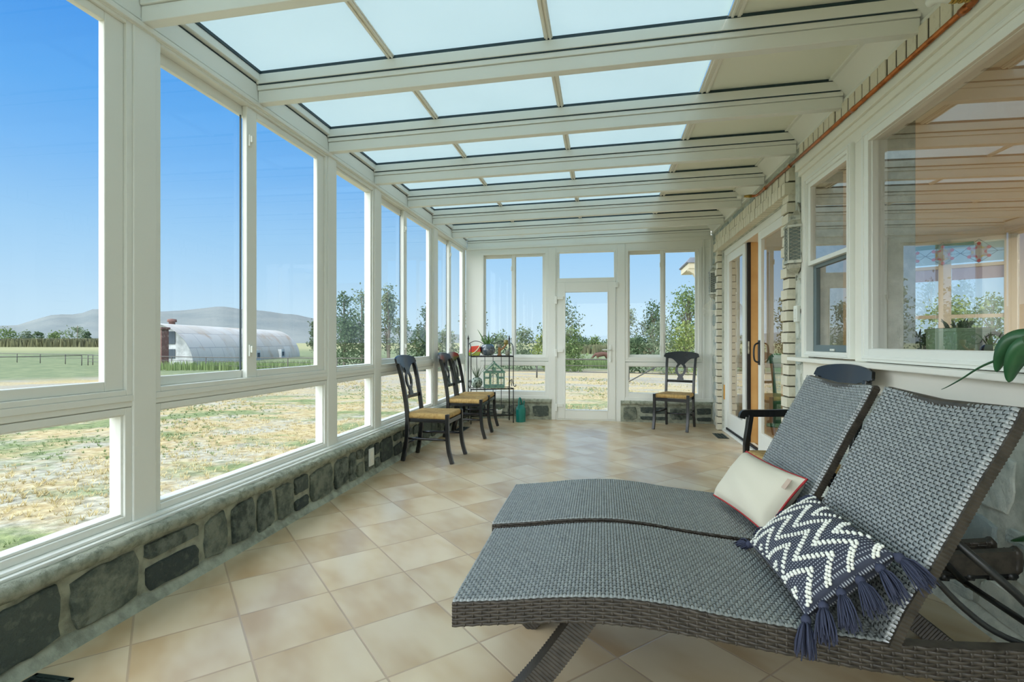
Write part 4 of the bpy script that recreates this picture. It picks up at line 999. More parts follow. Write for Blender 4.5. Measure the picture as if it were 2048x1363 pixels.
def blade(mb, base, tip, bend, w, n=7, thick=.3, mi=0):
    """tapered fleshy leaf"""
    a, b = Vector(base), Vector(tip); m_ = (a+b)/2+Vector(bend); P = []
    for k in range(n+1):
        s = k/n; P.append(a*(1-s)**2+m_*2*s*(1-s)+b*s*s)
    mb.tube(P,[w*(1-(k/n)**1.6)*(.75+.25*min(1,k/2))+.0008 for k in range(n+1)],6,mi=mi)
z1 = .957
c = st(.262,.135,z1)
t = thing('potted_aloe', 'round dark blue glazed pot with spiky aloe on top shelf of the plant stand', 'potted plant', c)
mb = MB(); mb.lathe([(.045,0),(.075,.012),(.102,.05),(.106,.085),(.098,.125),(.075,.155),(.052,.168),(.046,.166),(.045,.150),(0.0,.148)],(0,0,0),32,0,(12,.022)); mb.build('pot', M['glaze_dark'], t, smooth=True)
mb = MB(); r = random.Random(3)
for tip, w_ in (((-.15,-.02,.38),.011),((.02,-.02,.36),.010),((.25,.0,.355),.008),((-.06,.03,.30),.013),((-.02,-.05,.27),.013),((.05,.05,.29),.012),((-.09,-.06,.22),.012),((.09,-.05,.25),.011),((-.12,.05,.24),.010),((.03,.0,.31),.012)):
    blade(mb,(tip[0]*.15,tip[1]*.2,.14),tip,(0 if tip[0]<.2 else -.05,0,.03),w_)
mb.build('aloe_leaves', M['aloe'], t, smooth=True)
c = st(.078,.14,z1)
t = thing('planter', 'red and green watermelon slice planter on top shelf of the plant stand', 'planter', c, R(8))
mb = MB(); W_, H_ = .075, .145
def mel(a, z0, z1_, mi, y0=-.05, y1=.05, ex=0):
    pass
out_ = [(-.07,.002),(.06,.002),(.085,.06),(.078,.145),(-.055,.135),(-.082,.06)]
mb.prism([(x,-.05,z) for x,z in out_],(0,.10,0)); mb.build('bowl', M['melon_red'], t, bevel=.008)
mb = MB(); mb.prism([(x*1.03,-.053,z*1.0+.001) for x,z in ((-.078,.0),(.062,.0),(.086,.06),(-.083,.05))],(0,.106,0)); mb.build('rind', M['melon_green'], t, bevel=.006)
mb = MB(); mb.tube(smooth_pts([(-.05,-.056,.02),(.0,-.058,.05),(.05,-.058,.10),(.082,-.056,.15),(.095,-.056,.168)],4),[.007]*17,6); mb.build('stripe', M['melon_rind'], t, smooth=True)
c = st(.47,.14,z1)
t = thing('candle_holder', 'branched brown clay candle holder with two cups on the plant stand', 'candle holder', c, R(15))
mb = MB(); mb.lathe([(.034,0),(.036,.008),(.020,.02),(.022,.06),(.024,.085),(.018,.11),(.022,.118)],(-.035,0,0),16); mb.tube(smooth_pts([(-.03,0,.075),(.0,0,.095),(.035,0,.125),(.06,0,.165)],4),.013,8); mb.build('stem', M['brown_clay'], t, smooth=True)
mb = MB(); mb.lathe([(.016,.112),(.028,.125),(.030,.165),(.026,.165),(.022,.13),(0,.128)],(-.035,0,0),16); mb.build('cup', M['grey_clay'], t, smooth=True)
mb = MB(); mb.lathe([(.016,.155),(.033,.172),(.036,.225),(.031,.225),(.026,.178),(0,.175)],(.062,0,0),16); mb.build('cup', M['olive_clay'], t, smooth=True)
c = st(.535,.06,z1)
t = thing('owl_figurine', 'tiny speckled grey owl figurine on top shelf of the plant stand', 'figurine', c)
mb = MB(); mb.lathe([(.018,0),(.03,.012),(.034,.035),(.028,.06),(0.018,.078),(0,.082)],(0,0,0),14); mb.ball((-.012,-.026,.06),.008,8,6); mb.ball((.012,-.026,.06),.008,8,6); mb.build('body', M['grey_clay'], t, smooth=True)
mb = MB(); mb.lathe([(0.008,.07),(.004,.085),(0,.092)],(-.014,-.008,0),6); mb.lathe([(0.008,.07),(.004,.085),(0,.092)],(.014,-.008,0),6); mb.build('ear_tufts', M['grey_clay'], t)
z2 = .495
c = st(.355,.14,z2)
t = thing('terrarium', 'green house-shaped glass terrarium with gabled roof on middle shelf of stand', 'terrarium', c, SA-R(6))
A, B = .145, .10; EZ, RZ = .225, .375
mb = MB()
mb.box(-A,A,-B,B,0,.04)
for x in (-A,-.055,.055,A):
    for y in (-B,B): mb.box(x-.008 if x > -A else x, x+.008 if x < A else x, y-.004,y+.004,.03,EZ)
for y in (-.0,): mb.box(-A-.002,-A+.006,y-.006,y+.006,.04,EZ); mb.box(A-.006,A+.002,y-.006,y+.006,.04,EZ)
for y in (-B,B):
    mb.box(-A,A,y-.006,y+.006,EZ-.01,EZ+.012); mb.box(-A,-.055,y-.004,y+.004,.135,.148); mb.box(.055,A,y-.004,y+.004,.135,.148)
    for s in (-1,1): mb.prism([(s*(A+.018),y-.008,EZ-.002),(0,y-.008,RZ),(0,y-.008,RZ-.03),(s*(A-.005),y-.008,EZ-.002)],(0,.016,0))
    mb.tube(smooth_pts([(-.05,y,.14),(-.035,y,.185),(0,y,.205),(.035,y,.185),(.05,y,.14)],4),.005,6)
    mb.prism([(-.022,y-.003,EZ+.02),(.022,y-.003,EZ+.02),(.022,y-.003,EZ+.055),(0,y-.003,EZ+.075),(-.022,y-.003,EZ+.055)],(0,.006,0))
mb.box(-.008,.008,-B-.005,B+.005,RZ-.012,RZ+.006)
for s in (-1,1): mb.box(s*A-.006,s*A+.006,-B,B,EZ-.008,EZ+.01)
mb.build('house_frame', M['verdigris'], t, bevel=.002)
mb = MB(); mb.box(-A+.004,A-.004,-B+.001,-B+.003,.04,EZ); mb.box(-A+.004,A-.004,B-.003,B-.001,.04,EZ)
for s in (-1,1): mb.box(s*(A-.004)-.001,s*(A-.004)+.001,-B+.004,B-.004,.04,EZ); mb.prism([(s*(A+.01),-B,EZ+.004),(0,-B,RZ-.004),(0,-B,RZ-.007),(s*(A+.006),-B,EZ+.002)],(0,2*B,0))
mb.build('glass_panes', M['lamp_glass'], t)
c = st(.105,.135,z2)
t = thing('globe_planter', 'mottled round globe planter with thin grassy leaves on middle shelf of stand', 'potted plant', c)
mb = MB(); mb.lathe([(.03,0),(.055,.012),(.078,.05),(.082,.085),(.07,.125),(.045,.15),(.03,.155),(.026,.15),(.024,.135),(0,.134)],(0,0,0),28); mb.build('pot', M['mosaic'], t, smooth=True)
mb = MB()
for k in range(16):
    a = r.uniform(0,6.28); q = r.uniform(.03,.12); blade(mb,(.01*math.cos(a),.01*math.sin(a),.135),(q*math.cos(a),q*.7*math.sin(a),r.uniform(.24,.34)),(0,0,.02),.0035,6)
mb.build('leaves', M['airplant'], t, smooth=True)
c = st(.43,.12,.121)
t = thing('flower_pot', 'small cream pot with low green plant on bottom shelf of the stand', 'potted plant', c)
mb = MB(); mb.lathe([(.03,0),(.036,.002),(.045,.05),(.047,.06),(.041,.06),(.038,.048),(0,.046)],(0,0,0),20); mb.build('pot', M['white_pot'], t, smooth=True)
mb = MB()
for k in range(14):
    a = r.uniform(0,6.28); q = r.uniform(.01,.045); blade(mb,(.01*math.cos(a),.01*math.sin(a),.045),(q*math.cos(a),q*math.sin(a),r.uniform(.065,.10)),(0,0,.01),.005,5)
mb.build('leaves', M['airplant'], t, smooth=True)
# watering can
t = thing('watering_can', 'teal plastic watering can on the floor right of the plant stand', 'watering can', (-1.165,7.34,0), R(78))
mb = MB()
def can(u, v):
    a = 2*math.pi*u; z = .245*v; k = 1.0 if v < .75 else 1-.55*((v-.75)/.25)**1.5
    x, y = .088*math.cos(a), .068*math.sin(a); return (x*k*(.96+.08*min(v,.3)/.3), y*k, z)
mb.grid(can, 32, 14); mb.add([(.088*.96*math.cos(2*math.pi*k/32),.068*math.sin(2*math.pi*k/32),0) for k in range(32)],[tuple(range(31,-1,-1))]); mb.build('tank', M['teal'], t, smooth=True)
mb = MB(); mb.tube(smooth_pts([(.05,0,.245),(.0,0,.315),(-.035,0,.345),(-.065,0,.325),(-.075,0,.26),(-.078,0,.16),(-.08,0,.08)],5),.012,10); mb.build('handle', M['teal'], t, smooth=True)
mb = MB(); mb.tube(smooth_pts([(.075,0,.05),(.11,0,.10),(.125,0,.20),(.135,0,.29)],5),[.016,.016,.015,.015,.014,.014,.013,.013,.012,.012,.012,.012,.011,.011,.011,.011],10); mb.build('spout', M['teal'], t, smooth=True)

# ------------------------------------------------------------------ vents, outlets, pipe, lanterns
def vent(label, x0, x1, y0, y1):
    t = thing('floor_vent', label, 'floor vent', ((x0+x1)/2,(y0+y1)/2,0), group='floor vents')
    a, b = (x1-x0)/2, (y1-y0)/2; mb = MB()
    for q in ((-a,a,-b,-b+.016),(-a,a,b-.016,b),(-a,-a+.016,-b,b),(a-.016,a,-b,b)): mb.box(q[0],q[1],q[2],q[3],.0,.006)
    mb.build('vent_frame', M['vent_metal'], t, bevel=.002)
    mb = MB(); mb.box(-a+.01,a-.01,-b+.01,b-.01,0,.0015); mb.build('duct_opening', M['vent_hole'], t)
    mb = MB(); n = int(b*2/.026)
    for k in range(1,n): y = -b+2*b*k/n; mb.box(-a+.014,a-.014,y-.0045,y+.0045,.001,.006)
    for x in (-a/3,a/3): mb.box(x-.004,x+.004,-b+.014,b-.014,.001,.0055)
    mb.build('grille', M['vent_metal'], t)
vent('dark iron floor vent nearest the camera beside the left stone wall', -1.93,-1.775,1.15,1.462)
vent('dark iron floor vent behind the rush-seat chairs', -1.90,-1.765,6.42,6.72)
vent('dark iron floor vent in front of the sliding glass door', 1.365,1.49,6.46,6.79)
t = thing('wall_outlet', 'cream electrical outlet plate set in the left stone knee wall', 'outlet', (-1.955,4.125,.165))
mb = MB(); mb.box(-.006,.006,-.043,.043,-.075,.075); mb.build('cover_plate', M['white_plastic'], t, bevel=.003)
mb = MB()
for z in (-.03,.03): mb = MB(); mb.box(.004,.009,-.017,.017,z-.018,z+.018); mb.build('socket', M['trimpaint'], t, bevel=.003)
t = thing('light_switch', 'white rocker light switch on stone strip below the near wall lantern', 'light switch', (1.525,4.385,1.375))
mb = MB(); mb.box(-.022,.008,-.036,.036,-.065,.065); mb.build('switch_plate', M['white_plastic'], t, bevel=.006)
mb = MB(); mb.box(-.028,-.02,-.018,.018,-.038,.038); mb.build('rocker', M['white_plastic'], t, bevel=.003)
t = thing('copper_pipe', 'copper water pipe running along the brick course above the house windows', 'pipe', (1.47,5.2,2.57))
mb = MB(); mb.tube([(1.47,2.36,2.519),(1.47,5.24,2.567)],.0125,12); mb.tube(smooth_pts([(1.47,5.24,2.567),(1.468,5.29,2.57),(1.455,5.325,2.575),(1.43,5.335,2.578)],5),.0125,12)
mb.build('tube', M['copper'], t, smooth=True, world=True)
mb = MB()
for y in (3.35,4.4): mb = MB(); mb.tube([(1.47,y-.02,2.5353+(y-3.37)*.01667),(1.47,y+.02,2.5360+(y-3.37)*.01667)],.0155,12); mb.build('coupling', M['copper'], t, smooth=True, world=True)
mb = MB(); mb.tube([(1.47,5.0,2.563),(1.47,5.06,2.564)],.016,12); mb.build('coupling', M['copper'], t, smooth=True, world=True)
mb = MB(); mb.tube([(1.435,5.335,2.578),(1.385,5.335,2.578)],[.017,.013],8); mb.tube([(1.40,5.335,2.578),(1.36,5.335,2.578)],.011,8); mb.build('brass_fitting', M['brass'], t, smooth=True, world=True)
mb = MB(); mb.tube([(1.365,5.335,2.578),(1.305,5.335,2.578)],.016,10); mb.build('white_adapter', M['white_plastic'], t, smooth=True, world=True)
mb = MB(); mb.tube(smooth_pts([(1.47,2.37,2.519),(1.47,2.35,2.521),(1.462,2.335,2.525),(1.44,2.33,2.53)],5),.016,12); mb.tube([(1.47,2.42,2.52),(1.47,2.38,2.519)],.018,12); mb.build('elbow', M['copper'], t, smooth=True, world=True)
mb = MB()
for k in range(6): mb.tube([(1.445-k*.012,2.33,2.53),(1.437-k*.012,2.33,2.53)],.020 if k%2 else .023,8)
mb.tube([(1.445,2.33,2.53),(1.37,2.33,2.53)],.016,10); mb.build('brass_fitting', M['brass'], t, smooth=True, world=True)
mb = MB(); mb.tube(smooth_pts([(1.375,2.33,2.53),(1.35,2.33,2.535),(1.335,2.35,2.545),(1.33,2.38,2.55)],5),.019,10); mb.build('white_adapter', M['white_plastic'], t, smooth=True, world=True)

def lantern(label, y, z, sc):
    t = thing('wall_lantern', label, 'wall lamp', (XR-.014,y,z), group='pierced metal wall lanterns')
    def hexrow(r_, zz, k=1.0): return [(-r_*k*math.sin(a)-.012, r_*math.cos(a), zz) for a in (0,math.pi/3,2*math.pi/3,math.pi)]
    def loft(mb, rows, mi=0):
        vsx = [p for rw_ in rows for p in rw_]; fs = []
        for i in range(len(rows)-1):
            for k in range(3): fs.append((i*4+k,(i+1)*4+k,(i+1)*4+k+1,i*4+k+1))
        fs += [tuple(range(4)), tuple(len(vsx)-1-k for k in range(4))]; mb.add(vsx, fs, mi)
    S_ = lambda rows: [[(x*sc,yy*sc,zz*sc) for x,yy,zz in row] for row in rows]
    mb = MB(); loft(mb, S_([hexrow(.098,.40),hexrow(.108,.405),hexrow(.108,.425),hexrow(.092,.432),hexrow(.082,.455),hexrow(.07,.47)])); mb.build('body_band', M['pewter'], t); mb = MB(); loft(mb, S_([hexrow(.10,.105),hexrow(.108,.10),hexrow(.108,.125),hexrow(.098,.13)])); mb.build('body_band', M['pewter'], t)
    mb = MB(); loft(mb, S_([hexrow(.068,.465),hexrow(.07,.475),hexrow(.062,.51),hexrow(.035,.535),hexrow(.03,.545),hexrow(.012,.56)])); mb.tube([(-.012*sc,0,.555*sc),(-.012*sc,0,.60*sc)],[.008*sc,.002],6); mb.build('dome', M['pewter'], t)
    mb = MB(); loft(mb, S_([hexrow(.004,.0),hexrow(.014,.02),hexrow(.05,.035),hexrow(.078,.06),hexrow(.09,.09),hexrow(.085,.105)])); mb.lathe([(0,-.045*sc),(.008*sc,-.035*sc),(.004*sc,-.02*sc),(.01*sc,-.008*sc),(.006*sc,.004*sc)],(-.018*sc,0,0),8); mb.build('bottom_bowl', M['pewter'], t)
    rows = S_([hexrow(.097,.128),hexrow(.097,.402)]); mb = MB(); loft(mb, rows); mb.build('pierced_panel', M['lantern_glow'], t)
    mb = MB()
    for a, b in zip(rows[0], rows[1]): mb.tube([a,b],.006*sc,5)
    # lattice strips over each face
    for k in range(3):
        p0,p1,q0,q1 = [Vector(v) for v in (rows[0][k],rows[0][k+1],rows[1][k],rows[1][k+1])]; n = 9
        for i in range(n):
            for (s0,s1) in ((.1,.9),(.9,.1)):
                f0, f1 = i/n, (i+1)/n
                a = (p0.lerp(p1,s0)).lerp(q0.lerp(q1,s0),f0); b = (p0.lerp(p1,s1)).lerp(q0.lerp(q1,s1),f1); mb.tube([a,b],.0025*sc,4)
    mb.build('lattice', M['pewter'], t)
    mb = MB(); mb.prism([(0,-.09*sc,.10*sc),(0,.09*sc,.10*sc),(0,.09*sc,.44*sc),(0,.05*sc,.56*sc),(0,0,.63*sc),(0,-.05*sc,.56*sc),(0,-.09*sc,.44*sc)],(-.012*sc,0,0)); mb.build('back_plate', M['pewter'], t)
lantern('pierced silver wall lantern between the sliding door and the small window', 4.372, 1.675, .92)
lantern('pierced silver wall lantern in the far corner beside the back window', 7.30, 1.70, .95)
t = thing('string_net', 'white string net hanging below the far corner lantern', 'string decoration', (1.47,7.22,1.6))
mb = MB(); ap = (1.46,7.22,1.74); q = (1.525,7.06,1.56)
E1 = smooth_pts([(1.34,7.30,1.62),(1.335,7.30,1.57),(1.36,7.29,1.50),(1.40,7.27,1.455)],4)
for k, e in enumerate(E1):
    mb.tube([ap, (Vector(ap)*.45+Vector(e)*.55)+Vector((-.012,0,-.01)), e],.0013,4); mb.tube([e, Vector(e)*.5+Vector(q)*.5+Vector((.0,0,-.015+.003*k)), q],.0013,4)
for f in (.3,.5,.7,.88): mb.tube([Vector(ap).lerp(e,f) for e in E1],.0011,4)
mb.tube([ap,(1.50,7.15,1.60),q],.0015,4); mb.build('net_cords', M['string'], t, smooth=True, world=True)
mb = MB(); mb.tube([(1.46,7.22,1.74),(1.47,7.23,1.78)],.003,5); mb.build('hook', M['pewter'], t, world=True)

# ------------------------------------------------------------------ plants at the right edge
def strap(mb, P, wmax, up=(0,0,1), curl=.15, n=6):
    P = smooth_pts(P, n); m_ = len(P); vsx = []
    for k, p in enumerate(P):
        t_ = (P[min(k+1,m_-1)]-P[max(k-1,0)]).normalized(); side = t_.cross(Vector(up)); side = side.normalized() if side.length > 1e-4 else Vector((0,1,0)); nn = side.cross(t_)
        s = k/(m_-1); w_ = wmax*(math.sin(math.pi*(.08+.92*s)**.75)**.7 if s < .999 else 0)+.001
        for q in (-1,-.5,0,.5,1): vsx.append(p+side*q*w_+nn*curl*w_*(q*q))
    mb.add(vsx,[(5*k+j,5*k+j+1,5*k+j+6,5*k+j+5) for k in range(m_-1) for j in range(4)])
t = thing('orchid', 'broad-leaved orchid in white pot on the window sill at the right edge', 'potted plant', (1.475,1.93,1.037))
mb = MB(); mb.lathe([(.036,0),(.04,.002),(.05,.085),(.053,.09),(.053,.10),(.047,.10),(.044,.085),(0,.08)],(0,0,0),24); mb.build('pot', M['white_pot'], t, smooth=True)
def leafobj(P, w_, curl=.2, up=(0,0,1)):
    mb = MB(); strap(mb, P, w_, up, curl); mb.build('leaf', M['orchid_leaf'], t, smooth=True, world=True, solid=.003)
leafobj([(1.46,1.95,1.13),(1.42,2.00,1.162),(1.392,2.04,1.15),(1.38,2.068,1.10),(1.38,2.092,1.045)],.030,.5,(.5,.85,.1))
leafobj([(1.47,1.93,1.13),(1.42,1.955,1.145),(1.39,1.985,1.125),(1.38,2.015,1.07),(1.38,2.035,1.012)],.036,.3,(.4,.9,.1))
leafobj([(1.47,1.92,1.12),(1.45,1.84,1.16),(1.44,1.75,1.15),(1.44,1.68,1.10)],.034,.2)
leafobj([(1.475,1.92,1.12),(1.40,1.90,1.17),(1.33,1.86,1.16),(1.30,1.82,1.12)],.034,.2)
mb = MB(); mb.tube(smooth_pts([(1.46,1.94,1.13),(1.40,2.04,1.105),(1.385,2.16,1.065),(1.383,2.28,1.005),(1.382,2.36,.968),(1.382,2.395,.955)],5),[.006-.0002*k for k in range(26)],6); mb.build('flower_spike', M['orchid_leaf'], t, smooth=True, world=True)
leafobj([(1.47,1.90,1.12),(1.40,1.78,1.06),(1.37,1.72,.90),(1.37,1.74,.72),(1.385,1.84,.58),(1.40,1.96,.51),(1.41,2.07,.455)],.022,.35,(1,0,.2))

# ------------------------------------------------------------------ inside the house, seen through its glass
lp = bpy.data.lights.new('house_fill_light','AREA'); lo = bpy.data.objects.new('house_fill_light', lp); COL.objects.link(lo); lo.location = (4.2,4.6,2.53); lp.energy = 95; lp.size = 1.6; lp.color = (1.0,.93,.76)  # added fill light to brighten the house interior, no real fixture
WX = XR+.2
wi = struct('wall_interior')
mb = MB(); mb.box(WX,6.2,-1.2,-1.1,0,2.7); mb.box(5.9,6.0,-1.1,6.4,0,2.7); mb.box(WX,2.6,8.6,8.7,0,2.7); mb.build('plaster', M['in_wall'], wi)
AO, AD = Vector((4.4,7.4,0)), Vector((.845,-.534,0)); AN = Vector((.534,.845,0))
def ang(t_, n_, z): v = AO+AD*t_+AN*n_; return (v.x,v.y,z)
def abox(mb, t0, t1, n0, n1, z0, z1, mi=0):
    mb.add([ang(t0,n0,z0),ang(t1,n0,z0),ang(t1,n1,z0),ang(t0,n1,z0),ang(t0,n0,z1),ang(t1,n0,z1),ang(t1,n1,z1),ang(t0,n1,z1)],[(0,3,2,1),(4,5,6,7),(0,1,5,4),(1,2,6,5),(2,3,7,6),(3,0,4,7)],mi)
mb = MB()
abox(mb,-2.3,-.95,0,.1,0,2.7); abox(mb,.60,1.85,0,.1,0,2.7); abox(mb,-.95,.60,0,.1,0,.75); abox(mb,-.95,.60,0,.1,2.45,2.7); mb.build('angled_plaster', M['in_wall'], wi)
p = window(); mb = MB()
for a, b in ((-.95,-.06),(-.10,.60)):
    pass
for tt in (-.95,-.142,.47): abox(mb,tt,tt+.125,-.03,.08,.75,2.45)
abox(mb,-.95,.60,-.03,.08,.75,.83); abox(mb,-.95,.60,-.03,.08,2.40,2.45); abox(mb,-.9,.5,.0,.05,1.455,1.50); abox(mb,-.95,.60,-.025,.08,2.09,2.13)
mb.build('window_frame', M['trimpaint'], p)
mb = MB(); abox(mb,-.83,-.142,.03,.036,.8,2.42); abox(mb,-.017,.47,.03,.036,.8,2.42); mb.build('pane', M['glass'], p)
t = thing('roller_shade', 'half-lowered pale mauve roller shade inside the angled house window', 'window shade', ang(0,-.03,2.1))
mb = MB(); abox(mb,-.83,-.145,.012,.015,1.94,2.12); abox(mb,-.012,.468,.012,.015,1.94,2.12); mb.build('shade_cloth', M['shade'], t, world=True)
t = thing('stained_glass_panel', 'stained glass strip with red and yellow star rosettes hung in the angled house window', 'stained glass', ang(0,-.07,2.15))
mb = MB(); abox(mb,-.85,.47,-.062,-.058,2.145,2.375); mb.build('blue_glass', M['sg_blue'], t, world=True)
mb = MB(); abox(mb,-.85,.2,-.064,-.0625,2.345,2.40); mb.build('teal_border', M['sg_teal'], t, world=True)
for cx_ in (-.44,-.097,.245):
    cz = 2.262; pt = lambda a,r_: (AO+AD*(cx_+r_*math.cos(a))+AN*-.066+Vector((0,0,cz+r_*math.sin(a))))
    mb = MB()
    pts = [pt(math.pi/2+math.pi*k/6, .118 if k%2 == 0 else .070) for k in range(12)]
    mb.prism(pts, AN*-.004, 0)
    mb.prism([pt(2*math.pi*k/16,.046)-AN*.004 for k in range(16)], AN*-.003, 1)
    for k in range(6): c_ = pt(math.pi/2+math.pi*k/3,.105); mb.prism([c_-AN*.004+(AD*math.cos(2*math.pi*j/12)+Vector((0,0,1))*math.sin(2*math.pi*j/12))*.020 for j in range(12)], AN*-.003, 2)
    for k in range(6):
        a = math.pi/2+math.pi*k/3+math.pi/6; mb.prism([pt(a-.35,.075)-AN*.004,pt(a+.35,.075)-AN*.004,pt(a+.2,.05)-AN*.004,pt(a-.2,.05)-AN*.004], AN*-.002, 3 if k%2 else 4)
    mb.build('rosette', [M['sg_mauve'],M['sg_white'],M['sg_red'],M['sg_yellow'],M['sg_red']], t, world=True)
mb = MB()
for cx_ in (-.44,-.097,.245):
    P = [AO+AD*(cx_+a)+AN*-.066+Vector((0,0,2.262+b)) for a,b in ((-.17,0),(0,.16),(.17,0),(0,-.13),(-.17,0))]; mb.tube(P,.003,4)
mb.tube([AO+AD*-.85+AN*-.066+Vector((0,0,2.262)),AO+AD*.47+AN*-.066+Vector((0,0,2.262))],.002,4); mb.build('lead_lines', M['lead'], t, world=True)
mb = MB(); mb.box(WX,6.2,-1.2,8.7,2.55,2.65); o = mb.build('ceiling_house', M['in_ceiling']); o['kind'] = 'structure'
mb = MB(); mb.box(WX,6.2,-1.2,8.7,-.2,-.0); o = mb.build('floor_house', M['in_floor']); o['kind'] = 'structure'
tn[0] += 1
o = boxobj('trim_%d' % tn[0], M['trimpaint'], None, WX,WX+.32,1.0,4.2,1.005,1.04); o['kind'] = 'structure'
t = thing('planter_box', 'large pale green enamel planter box on the inside sill behind the picture window', 'planter', (1.92,3.19,1.04), R(0), 'green planter boxes')
mb = MB(); ring(mb,'x',-.085,.085,-.13,.13,.0,.185,.004,.0,.0); 
mb = MB(); mb.box(-.085,.085,-.13,.13,0,.18); mb.box(-.09,.09,-.135,.135,.165,.185); mb.build('box', M['green_box'], t, bevel=.004)
mb = MB(); mb.box(-.08,.08,-.125,.125,.183,.188); mb.build('soil', M['soil'], t)
mb = MB()
for k in range(18): a = r.uniform(0,6.28); blade(mb,(.03*math.cos(a),.08*math.sin(a),.185),(.06*math.cos(a),.11*math.sin(a),.185+r.uniform(.02,.06)),(0,0,.02),.006,5)
mb.build('leaves', M['dark_leaf'], t, smooth=True)
t = thing('planter_box', 'pale green box with wire handle behind the right end of the picture window', 'planter', (1.90,2.57,1.04), 0, 'green planter boxes')
mb = MB(); mb.box(-.08,.08,-.12,.12,0,.145); mb.box(-.085,.085,-.125,.125,.138,.152); mb.build('box', M['green_box'], t, bevel=.004)
mb = MB(); mb.tube(smooth_pts([(0,-.10,.15),(0,-.09,.20),(0,0,.235),(0,.09,.20),(0,.10,.15)],5),.004,6); mb.build('handle', M['lead'], t, smooth=True)
t = thing('basket', 'dark wicker basket with arched handle between the two green planter boxes', 'basket', (1.93,2.94,1.04))
mb = MB(); mb.lathe([(.06,0),(.08,.01),(.095,.05),(.09,.05),(.075,.02),(0,.015)],(0,0,0),20); mb.build('bowl', M['basket'], t, smooth=True)
mb = MB(); mb.tube(smooth_pts([(0,-.095,.04),(0,-.08,.10),(0,-.045,.14),(0,0,.155),(0,.045,.14),(0,.08,.10),(0,.095,.04)],5),.010,8); mb.build('handle', M['basket'], t, smooth=True)
t = thing('potted_succulent', 'dark leafy plant in slate blue pot on the inside sill left of the green planter', 'potted plant', (1.90,3.56,1.04))
mb = MB(); mb.lathe([(.05,0),(.055,.004),(.075,.07),(.08,.10),(.072,.10),(.065,.08),(0,.075)],(0,0,0),20); mb.build('pot', M['blue_pot'], t, smooth=True)
mb = MB()
for k in range(46): a = r.uniform(0,6.28); q = r.uniform(.03,.16); blade(mb,(.02*math.cos(a),.02*math.sin(a)-.05*(k%2),.08),(q*.7*math.cos(a),q*math.sin(a)-.08*(k%2),r.uniform(.09,.20)),(0,0,.04),.010,5)
mb.tube(smooth_pts([(0,-.03,.08),(.0,-.0,.16),(0,.03,.24)],4),.013,8); mb.build('leaves', M['dark_leaf'], t, smooth=True)
t = thing('floor_lamp', 'green enamel dome lamp on a post inside the house behind the sliding door', 'floor lamp', (2.36,7.55,0))
mb = MB(); mb.lathe([(.16,0),(.16,.02),(.05,.04),(.03,.05)],(0,0,0),20); mb.build('base', M['green_lamp'], t, smooth=True)
mb = MB(); mb.tube([(0,0,.04),(0,0,.92)],.05,14); mb.build('post', M['green_lamp'], t, smooth=True)
mb = MB(); mb.lathe([(.13,.86),(.125,.90),(.10,.96),(.05,.995),(0,1.0)],(0,0,0),20); mb.build('lamp_shade', M['green_lamp'], t, smooth=True)

# ------------------------------------------------------------------ outdoors
HP = [(0,-.30),(5,-.30),(12,-.48),(24,-.85),(36,-1.2),(56,-1.5),(90,-1.6),(200,-1.6),(4000,-1.6)]
def gz(x, y):
    return interp(HP, math.hypot(x,y)) + .02*math.sin(x*1.3+y*.7)
def at(px, d, z=None):
    """world point seen at a bearing (tangent from the optical axis) and depth, on the pasture"""
    l = (px-1024)/1024*d; x = l*.98481-d*.17365; y = l*.17365+d*.98481
    return Vector((x, y, gz(x,y) if z is None else z))
mb = MB(); rings = [0,1.5,3,5,8,12,17,24,33,45,60,80,110,160,240,400,800,1600,3500]; n = 72
vsx = [(0,0,-.32)]; fs = []
for r_ in rings[1:]:
    for k in range(n): a = 2*math.pi*k/n; x, y = r_*math.cos(a), r_*math.sin(a); vsx.append((x,y,gz(x,y)-(.06 if r_ < 4 else 0)))
for k in range(n): fs.append((0,1+k,1+(k+1)%n))
for i in range(len(rings)-2):
    o = 1+i*n
    for k in range(n): fs.append((o+k,o+n+k,o+n+(k+1)%n,o+(k+1)%n))
mb.add(vsx, fs); o = mb.build('ground', M['ground'], smooth=True); o['kind'] = 'structure'
# hills
HZ = [(-180,.012),(-120,.02),(-80,.018),(-62,.020),(-55.0,.0224),(-54,.0239),(-53,.0322),(-51.9,.040),(-51.1,.0412),(-50.3,.041),(-49.2,.051),(-48.6,.0504),(-46.7,.0462),(-44.5,.0491),(-42.6,.0527),(-41.1,.0569),(-39.9,.0605),(-39.1,.0606),(-37.9,.0569),(-36.1,.0555),(-34.9,.0532),(-34.1,.0504),(-33,.0504),(-31.6,.0445),(-28.6,.0361),(-24.5,.0274),(-18,.018),(-10,.006),(0,-.001),(40,-.001),(90,.008),(180,.012)]
mb = MB(); vsx = []; fs = []; rows = 9; r = random.Random(11); na = 540; NZ = [[r.uniform(-1,1) for _ in range(rows+1)] for _ in range(na//6+2)]
for i in range(na+1):
    az = -180+360*i/na; el = interp(HZ, az)
    for j in range(rows+1):
        f = j/rows; rr = 1500+900*f; k = math.sin(f*math.pi/2)**.9
        k2 = i/6; q = NZ[int(k2)][j]*(1-k2%1)+NZ[int(k2)+1][j]*(k2%1)
        z = -6+(el*rr+1.15+6)*k + q*9*(1-f)*f*2 if j else -20
        if j == rows: z = el*rr+1.15
        vsx.append((rr*math.sin(R(az)), rr*math.cos(R(az)), z))
for i in range(na):
    for j in range(rows): a = i*(rows+1)+j; fs.append((a,a+rows+1,a+rows+2,a+1))
mb.add(vsx, fs); o = mb.build('hills', M['hill'], smooth=True); o['kind'] = 'structure'

